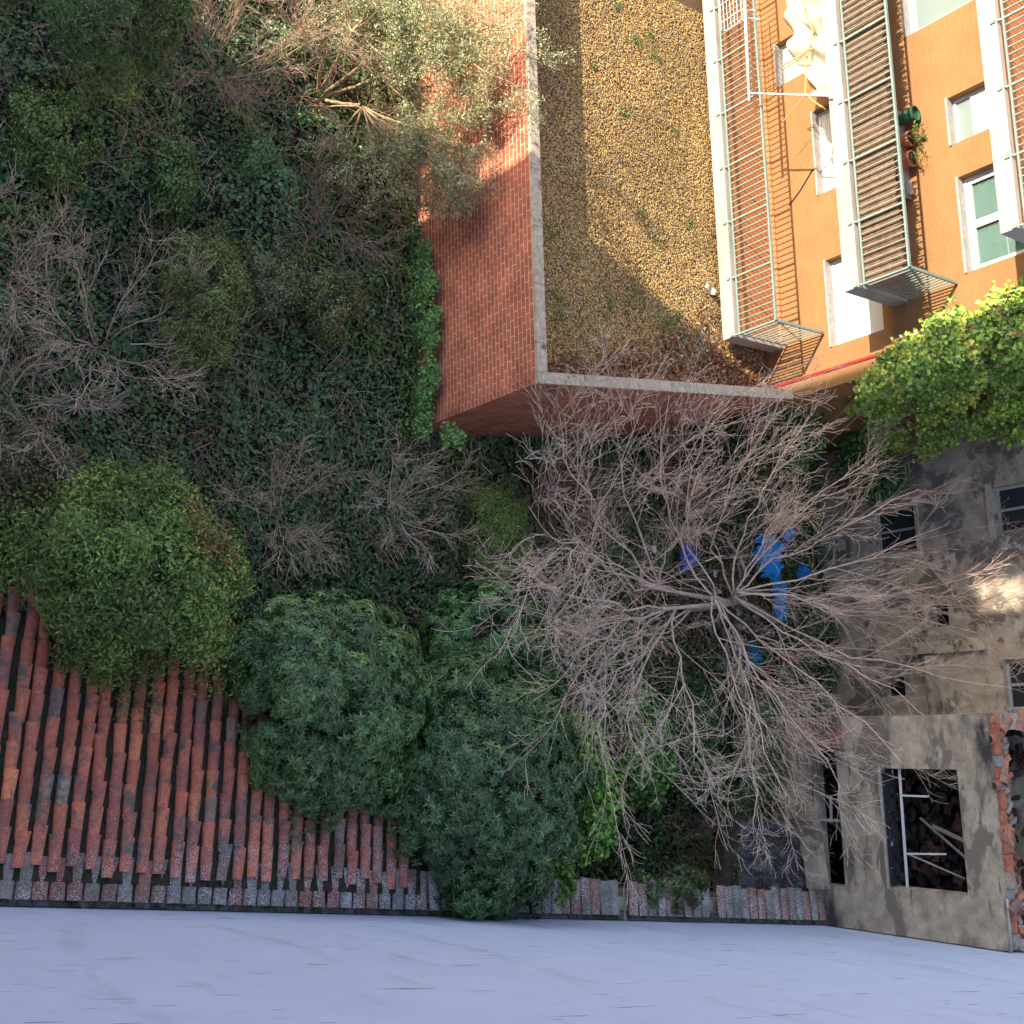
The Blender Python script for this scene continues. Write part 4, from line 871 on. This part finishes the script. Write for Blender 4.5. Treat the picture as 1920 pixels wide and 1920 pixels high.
# ------------------------------------------------------------------ ivy ground cover
def ground_ivy():
    N = 260000; x = RNG.uniform(-15, 3.3, N); y = RNG.uniform(2.2, 21.8, N)
    k = ~((y > YA - .02) & (y < YF) & (x < AX[0] + (y - YA) * (BX[0] - AX[0]) / (YF - YA) + .02)) & ~((y > YF) & (x < XE + .03))
    k &= ~((x > -1.8) & (y < 11.6)) & ~((x > .0) & (y > YS - .1)) & (x < wallx(y) - .45)
    # thinner cover under the tree and near the hollow
    yard = np.clip(1 - np.hypot((x + 2.4) / 2.2, (y - 18.9) / 2.4), 0, 1); k &= RNG.uniform(0, 1, N) > yard * 1.6
    hollow = np.exp(-(((x - 1.7) / 1.3) ** 2 + ((y - 13.2) / 1.6) ** 2)); k &= RNG.uniform(0, 1, N) > hollow * 1.3
    x, y = x[k], y[k]; n = len(x)
    mound = .22 * np.maximum(0, snoise(x, y, 3.2, 11)) + .38 * np.maximum(0, snoise(x, y, 1.4, 12)) + .12 * np.maximum(0, snoise(x, y, 7, 13))
    z = terr(x, y) + mound + RNG.uniform(-.03, .12, n)
    eps = .08; gx = (terr(x + eps, y) - terr(x - eps, y)) / (2 * eps); gy = (terr(x, y + eps) - terr(x, y - eps)) / (2 * eps)
    Nn = nrm(np.stack([-gx, -gy, np.ones(n)], 1)); Nn = nrm(Nn + RNG.normal(0, .38, (n, 3)))
    q = snoise(x, y, 1.7, 21); q2 = snoise(x, y, 2.6, 22)
    base = pal_pick([(.038, .076, .036), (.052, .096, .038), (.033, .064, .033), (.075, .12, .042), (.05, .084, .05)], n)
    yel = pal_pick([(.08, .12, .03), (.10, .14, .035), (.06, .10, .03)], n); brn = pal_pick([(.10, .07, .045), (.14, .09, .05), (.07, .055, .04)], n)
    lefty = np.clip((-x - 7) / 3, 0, 1) * np.clip((7 - y) / 3, 0, 1)
    my = (RNG.uniform(0, 1, n) < np.clip((q - .35) * .8 + .35 * lefty + .06, 0.03, .75)); mbn = (RNG.uniform(0, 1, n) < np.clip((q2 - .25) * 1.1, 0.05, .75))
    # wall edge: brighter young ivy
    edge = (np.abs(y - (YA - .25)) < .35) & (x < -5); my |= edge & (RNG.uniform(0, 1, n) < .5)
    base[my] = yel[my]; base[mbn & ~my] = brn[mbn & ~my]
    tt = base * RNG.uniform(.65, 1.35, (n, 1))
    L = RNG.uniform(.045, .10, n) * np.where(mbn, .7, 1); V, T, tt = leafgeo(np.stack([x, y, z], 1), Nn, RNG.normal(0, 1, (n, 3)), L, L * .85, tt, ivy=True)
    o = arrmesh('ivy', V, T, tt, MT['leaf']); tag(o, 'dark green ivy carpet covering the ground between the buildings', 'ivy', kind='stuff')
    # fine dry stems tangled through the cover
    mb = MB()
    for i in range(5200):
        xx = random.uniform(-13, -1); yy = random.uniform(3, 18)
        if (yy > YA - .1 and yy < YF and xx < -5.3) or yy > YF and xx < XE: continue
        if xx > -1.7 and yy < 11.5: continue
        p = np.array([xx, yy, terr(xx, yy) + random.uniform(.1, .6)]); d = np.array([random.gauss(0, 1), random.gauss(0, 1), random.gauss(0, .25)]); d = nrm(d) * random.uniform(.2, .7)
        if yy < YA and p[1] + d[1] > YA - .05: continue
        mb.tube(limb(p, p + d, -.2, 5, .14), [.005, .0045, .004, .0035, .003], 3, random.choice([(.8, .68, .6), (1.4, 1.25, 1.15), (.7, .55, .45), (1.1, .9, .75)]))
    o = mb.build('dry_stems', MT['bark']); tag(o, 'tangle of fine dry stems lying through the ivy carpet', 'stems', kind='stuff')
ground_ivy()
def wall_ivy():
    """ragged ivy mass climbing the foot of the annex side wall"""
    c = []; 
    for (px, py, s, k) in [(745, 400, .3, 700), (760, 370, .25, 500), (752, 430, .25, 500), (800, 520, .22, 700), (815, 535, .16, 450), (822, 590, .14, 380), (805, 610, .22, 600), (818, 640, .15, 350), (812, 700, .2, 700), (820, 715, .13, 350), (800, 750, .22, 700), (800, 480, .2, 500), (790, 560, .25, 700), (775, 440, .25, 600), (735, 330, .25, 500), (800, 800, .2, 600), (850, 815, .14, 350), (870, 822, .1, 200)]:
        p = ony(px - 8, py + 2, YA - .18); c.append(p + RNG.normal(0, s * .6, (k, 3)) * [1, .35, 1])
    P = np.concatenate(c); P[:, 1] = np.minimum(P[:, 1], YA - .03); n = len(P)
    tt = pal_pick([(.05, .11, .04), (.08, .16, .04), (.12, .21, .05), (.035, .08, .04)], n) * RNG.uniform(.7, 1.3, (n, 1)); L = RNG.uniform(.05, .085, n)
    V, T, tt = leafgeo(P, nrm(RNG.normal(0, .35, P.shape) + [0, -.6, .6]), RNG.normal(0, 1, P.shape) + [0, 0, -.5], L, L * .9, tt, ivy=True)
    o = arrmesh('ivy', V, T, tt, MT['leaf']); tag(o, 'bright ivy creeping up the lower edge of the brick annex wall', 'ivy', kind='stuff')
wall_ivy()
def sunlit_ivy():
    """large ivy mass over the ruin beyond the orange corner"""
    t = thing('ivy_thicket', (-5.2, 20, -17.2), 'big sunlit yellow green ivy thicket between the orange block and the ruined house', 'ivy')
    pts = []
    rr = np.random.default_rng(5)
    # image outline of the mass, on a rising shelf
    poly = [(1590, 800), (1620, 720), (1655, 690), (1690, 640), (1735, 640), (1760, 600), (1830, 580), (1870, 560), (1935, 545), (1980, 560), (1980, 830), (1920, 815), (1870, 830), (1830, 815), (1780, 830), (1740, 855), (1690, 850), (1650, 850), (1600, 860), (1540, 845), (1560, 800)]
    def inside(px, py):
        c = False; n = len(poly)
        for i in range(n):
            x1, y1 = poly[i]; x2, y2 = poly[(i + 1) % n]
            if (y1 > py) != (y2 > py) and px < (x2 - x1) * (py - y1) / (y2 - y1) + x1: c = not c
        return c
    C = []
    while len(C) < 260:
        px, py = rr.uniform(1585, 1980), rr.uniform(545, 860)
        if inside(px, py):
            u = (py - 560) / 280; yy = 18.3 + (u * 3.0) + rr.uniform(-.2, .3); 
            q = ony(px, py, min(yy, 21.7)); rat = q[0] / q[1]
            if q[0] < -5.9:
                q = ony(px, py, 17.36) if -5.9 / rat < YF + .15 else ony(px, py, -5.85 / rat)
            C.append(q)
    C = np.array(C); n = 40000; w = rr.integers(0, len(C), n); w = w[w % 4 != 0]; n = len(w); clt = rr.uniform(0, 1, len(C)); off = nrm(rr.normal(0, 1, (n, 3))) * rr.uniform(0, 1, (n, 1)) ** .4 * rr.uniform(.12, .34, (n, 1))
    P = C[w] + off; kk = (P[:, 1] < YR - .05) & ~((P[:, 1] > YF - .01) & (P[:, 0] < XE + .01)); P = P[kk]; w = w[kk]; n = len(P)
    tt = pal_pick([(.09, .16, .03), (.12, .19, .035), (.065, .12, .03), (.17, .22, .04), (.13, .17, .055)], n) * RNG.uniform(.7, 1.35, (n, 1)); k = RNG.uniform(0, 1, n) < .03; tt[k] = (.35, .17, .09); yk = (clt[w] > .72) & (RNG.uniform(0, 1, n) < .7); tt[yk] = np.array([.50, .52, .08]) * RNG.uniform(.7, 1.1, (yk.sum(), 1)); tt *= (.75 + .6 * clt[w])[:, None]
    L = RNG.uniform(.06, .11, n); V, T, tt = leafgeo(P, nrm(RNG.normal(0, .4, P.shape) + [.0, -.7, .75]), RNG.normal(0, 1, P.shape) + [0, 0, -.4], L, L * .9, tt, ivy=True)
    arrmesh('foliage', V, T, tt, MT['leaf'], t)
    mb = MB()
    for k in range(5):
        b = np.array([rr.uniform(-5.2, -3.8), rr.uniform(19.6, 21.5), -17.2]); e = C[rr.integers(0, len(C))]; mb.tube(limb(b, e, .0, 8, .08), np.linspace(.02, .006, 8), 5, (.8, .7, .6))
    for (px, py) in [(1855, 560), (1870, 535), (1835, 610), (1895, 530), (1750, 590)]:
        b = ony(px + 5, py + 60, 18.2); e = ony(px, py, 17.9); mb.tube(limb(b, e, .0, 6, .05), .006, 4, (.6, .6, .3))
    mb.build('stems', MT['bark'], t)
    P = []
    for (px, py) in [(1855, 560), (1870, 535), (1835, 610), (1895, 530), (1750, 590)]:
        for s in np.linspace(0, 1, 26): P.append(ony(px + 5 * s, py + 60 * s, 17.9 + .3 * s) + RNG.normal(0, .03, 3))
    P = np.array(P); tt = pal_pick([(.10, .2, .04), (.2, .2, .05), (.3, .15, .08)], len(P)); V, T, tt = leafgeo(P, nrm(RNG.normal(0, .5, P.shape) + [0, -.7, .6]), RNG.normal(0, 1, P.shape), .06, .05, tt, ivy=True)
    arrmesh('sprigs', V, T, tt, MT['leaf'], t)
sunlit_ivy()
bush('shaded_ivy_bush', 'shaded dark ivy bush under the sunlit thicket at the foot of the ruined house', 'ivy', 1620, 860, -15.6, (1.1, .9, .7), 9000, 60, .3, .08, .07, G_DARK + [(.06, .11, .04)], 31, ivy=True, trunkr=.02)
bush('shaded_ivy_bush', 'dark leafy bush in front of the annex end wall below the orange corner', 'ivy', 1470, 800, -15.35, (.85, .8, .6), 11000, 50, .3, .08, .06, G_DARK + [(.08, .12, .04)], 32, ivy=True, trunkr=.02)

# ------------------------------------------------------------------ junk in the yard
def tarp(px, py, z, rx, ry, label, m, seed, name='tarpaulin', tn=(1, 1, 1)):
    r = np.random.default_rng(seed); c = onz(px, py, z); n = 34; mb = MB(); V = []
    for i in range(n):
        for j in range(n):
            u = (i / (n - 1) - .5) * 2; v = (j / (n - 1) - .5) * 2; a = math.atan2(v, u); edge = 1 + .16 * math.sin(3 * a + seed) + .1 * math.sin(7 * a)
            h = .16 * math.exp(-(u * u + v * v) * 1.2) + .10 * abs(math.sin(7 * u + 4 * v + seed)) + .09 * abs(math.sin(-6 * u + 9 * v + 2 * seed)) + .05 * abs(math.sin(17 * u + 13 * v)) + r.normal(0, .012)
            V.append((c[0] + u * rx * edge, c[1] + v * ry * edge, c[2] + h))
    fs = [(i * n + j, (i + 1) * n + j, (i + 1) * n + j + 1, i * n + j + 1) for i in range(n - 1) for j in range(n - 1) if math.hypot(i / (n - 1) - .5, j / (n - 1) - .5) < .5 + .08 * math.sin(i * 1.7 + j)]
    mb.add(V, fs, tn); o = mb.build(name, m); s = o.modifiers.new('solid', 'SOLIDIFY'); s.thickness = .01; tag(o, label, 'tarpaulin' if name == 'tarpaulin' else 'bag')
tarp(1430, 1045, -17.0, .5, .42, 'largest crumpled bright blue tarpaulin under the bare tree', MT['tarp'], 1)
tarp(1448, 1120, -16.9, .42, .2, 'smaller blue tarpaulin strip just below the largest one', MT['tarp'], 2, tn=(1, .9, .9))
tarp(1277, 1047, -17.3, .26, .22, 'violet blue plastic bag under the left side of the bare tree', MT['tarp_violet'], 3, name='plastic_bag')
tarp(1400, 1232, -17.1, .26, .2, 'dark blue crumpled bag beside the red plastic scrap', MT['tarp'], 4, name='plastic_bag', tn=(1.2, .6, .5))
tarp(1428, 1268, -17.0, .14, .1, 'small red plastic scrap among the yard rubbish', MT['red_paint'], 6, name='plastic_bag')
def plank(px, py, z, L, w, ang, col, label, name='plank', cat='plank'):
    c = onz(px, py, z); mb = MB(); d = np.array([math.cos(ang), math.sin(ang), .12]) * L / 2; mb.bar(-d, d, w, w * .35, col=col); o = mb.build(name, MT['wood']); o.location = c; tag(o, label, cat, 'scrap planks in the yard')
plank(1478, 968, -16.9, .35, .08, .9, (2.0, 1.9, 1.8), 'pale plank scrap above the blue tarpaulin')
plank(1495, 945, -16.8, .25, .1, 2.2, (2.2, 2.1, 2.1), 'whitish board end above the blue tarpaulin, nearest the ivy')
plank(1395, 1448, -16.6, .4, .05, 1.9, (2.2, 2.1, 2.1), 'white stick lying under the lower twigs of the bare tree')
plank(1420, 1145, -17.0, 1.3, .16, 1.2, (1.2, 1.0, .8), 'long brown board beside the blue tarpaulin')
plank(1445, 1290, -17.0, .8, .1, .5, (1.0, .9, .8), 'grey board beside the red plastic scrap')
plank(1512, 1480, -16.2, .35, .05, 1.5, (2.3, 2.3, 2.3), 'white splintered slat at the edge of the dark shed opening')
plank(1520, 1510, -16.2, .22, .04, 2.3, (2.3, 2.3, 2.3), 'short white splinter below the white slat of the shed')
plank(1507, 1555, -16.1, .4, .05, .6, (1.8, 1.8, 1.9), 'narrow pale slat above the dark timber planks')

def yard_litter():
    n = 26000; x = RNG.normal(-2.2, 1.6, n); y = RNG.normal(18.6, 1.7, n); k = (y < YR - .05) & (x > XE + .1) & ~((x > 0) & (y > YS - .05)) & (x < 1.5); x, y = x[k], y[k]; n = len(x)
    P = np.stack([x, y, terr(x, y) + RNG.uniform(.0, .16, n)], 1)
    tt = pal_pick([(.09, .06, .04), (.13, .085, .05), (.06, .045, .035), (.16, .13, .10), (.05, .07, .03)], n) * RNG.uniform(.6, 1.3, (n, 1)) * .8
    V, T, tt = leafgeo(P, nrm(RNG.normal(0, .5, P.shape) + [0, 0, 1]), RNG.normal(0, 1, P.shape), RNG.uniform(.04, .12, n), RNG.uniform(.02, .06, n), tt, .2)
    o = arrmesh('leaf_litter', V, T, tt, MT['dryleaf']); tag(o, 'brown leaf litter and scraps over the yard floor under the bare tree', 'leaf litter', kind='stuff')
    mb = MB()
    for i in range(260):
        xx = random.gauss(-1.9, 1.3); yy = random.gauss(19.6, 1.1)
        if yy > YR - .1 or xx > -.1 or xx < -5.5: continue
        a = random.uniform(0, 3.14); q = random.uniform(.04, .13); c = random.choice([(.35, .30, .26), (.22, .12, .08), (.45, .42, .40), (.14, .12, .12), (.3, .16, .1)])
        mb.obox((xx, yy, terr(xx, yy) + .1), (q * math.cos(a), q * math.sin(a), random.uniform(-.04, .04)), (-q * .6 * math.sin(a), q * .6 * math.cos(a), random.uniform(-.04, .04)), (0, 0, random.uniform(.01, .04)), c)
    tag(mb.build('rubble', MT['red_brick_rough']), 'scattered small rubble and scraps on the yard floor by the ruined house', 'rubble', kind='stuff')
yard_litter()

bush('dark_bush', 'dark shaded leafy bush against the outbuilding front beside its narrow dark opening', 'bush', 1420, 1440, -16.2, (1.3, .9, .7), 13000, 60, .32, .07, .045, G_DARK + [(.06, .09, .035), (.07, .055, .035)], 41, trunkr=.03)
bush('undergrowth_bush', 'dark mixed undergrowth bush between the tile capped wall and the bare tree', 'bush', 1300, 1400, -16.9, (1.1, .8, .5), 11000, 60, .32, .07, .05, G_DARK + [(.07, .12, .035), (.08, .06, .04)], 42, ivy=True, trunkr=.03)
bare_shrub(1450, 1500, -15.9, .9, .8, 9, 'brown leafless shrub over the dark timber roof beside the outbuilding', col=(1.2, 1.0, .9))
for (px, py, rx, ry, sd_, lb, pl) in [(320, 340, .7, .28, 51, 'upright leafy column of climbers in the upper left ivy', [(.05, .085, .03), (.065, .10, .035)]),
    (475, 300, .45, .22, 52, 'slim pale leafy climber standing in the ivy above the centre left', [(.06, .10, .045), (.045, .08, .035)]),
    (510, 520, .7, .6, 53, 'grey green small leaved mound between the yellow green shrub and the annex', [(.06, .085, .045), (.075, .095, .05), (.09, .085, .05)]),
    (620, 570, .6, .5, 54, 'olive toned leafy mound halfway between centre left and the annex wall', [(.055, .08, .03), (.08, .095, .035), (.10, .08, .045)]),
    (90, 250, .8, .7, 55, 'yellow tinged leafy mound near the left edge high in the ivy', [(.07, .11, .03), (.10, .13, .035), (.05, .085, .03)]),
    (60, 880, .8, .6, 56, 'brownish leafy thicket behind the round bush at the left edge', [(.08, .07, .04), (.10, .075, .045), (.06, .08, .03)])]:
    bush('leafy_mound', lb, 'bush', px, py, -17.15, (rx, ry, .35), 6500, 40, .2, .05, .035, pl, sd_, trunkr=.015)

bush('ivy_clump', 'dark ivy tuft spilling over the tile capped wall next to the white wall', 'ivy', 1255, 1665, -15.0, (.3, .8, .35), 3500, 30, .15, .07, .06, [(.04, .07, .03), (.06, .10, .03), (.07, .06, .035)], 61, ivy=True, trunkr=.015, group='ivy clumps around the dark hollow')
bush('ivy_clump', 'bright ivy tuft on the tile capped wall at the foot of the tallest dark bush', 'ivy', 1035, 1660, -15.1, (.45, .22, .35), 2200, 26, .14, .075, .07, [(.08, .14, .03), (.12, .18, .035), (.06, .10, .03)], 62, ivy=True, trunkr=.015, group='ivy clumps around the dark hollow')
bush('ivy_sprig', 'small ivy sprig growing between the roof tiles of the shed', 'ivy', 545, 1570, -14.93, (.32, .10, .07), 260, 14, .07, .05, .045, [(.06, .11, .03), (.09, .14, .035)], 63, ivy=True, trunkr=.006, zg=-15.3)
def tarp_scraps():
    for i, (px, py, c_, lb) in enumerate([(1465, 1003, (1, 1, 1), 'small bright blue tarpaulin corner sticking out above the largest tarpaulin'), (1492, 1075, (1.2, .8, .9), 'blue plastic strip at the right end of the largest tarpaulin'), (1450, 1150, (.8, 1, 1), 'last blue tarpaulin fold below the others beside the brown board')]):
        tarp(px, py, -16.85, .16, .13, lb, MT['tarp'], 11 + i, tn=c_)
tarp_scraps()
for i, (px, py, z) in enumerate([(1225, 1030, -17.3), (1340, 1075, -17.2), (1490, 940, -16.9), (1250, 1325, -17.2)]):
    stone(px, py, z, .07, (.75, .74, .72), ['small white scrap left of the violet bag', 'small white scrap right of the violet bag', 'white scrap above the blue tarpaulins', 'white scrap in the undergrowth below the tree fork'][i], name='paper_scrap', cat='paper', group='white scraps of paper in the yard')

def more_litter():
    n = 900; P = np.array([onz(px, py, -15.15) for px, py in zip(RNG.uniform(1360, 1530, n), RNG.uniform(1530, 1700, n))])
    P[:, 2] += .10 + RNG.uniform(0, .08, n); P = P[P[:, 1] < YS - .1]; n = len(P)
    tt = pal_pick([(.05, .04, .03), (.08, .06, .045), (.04, .05, .03)], n); V, T, tt = leafgeo(P, nrm(RNG.normal(0, .4, P.shape) + [0, 0, 1]), RNG.normal(0, 1, P.shape), RNG.uniform(.03, .09, n), .03, tt)
    o = arrmesh('leaf_litter', V, T, tt, MT['dryleaf']); tag(o, 'dry leaves fallen on the dark timber shed roof beside the outbuilding', 'leaf litter', kind='stuff')
more_litter()
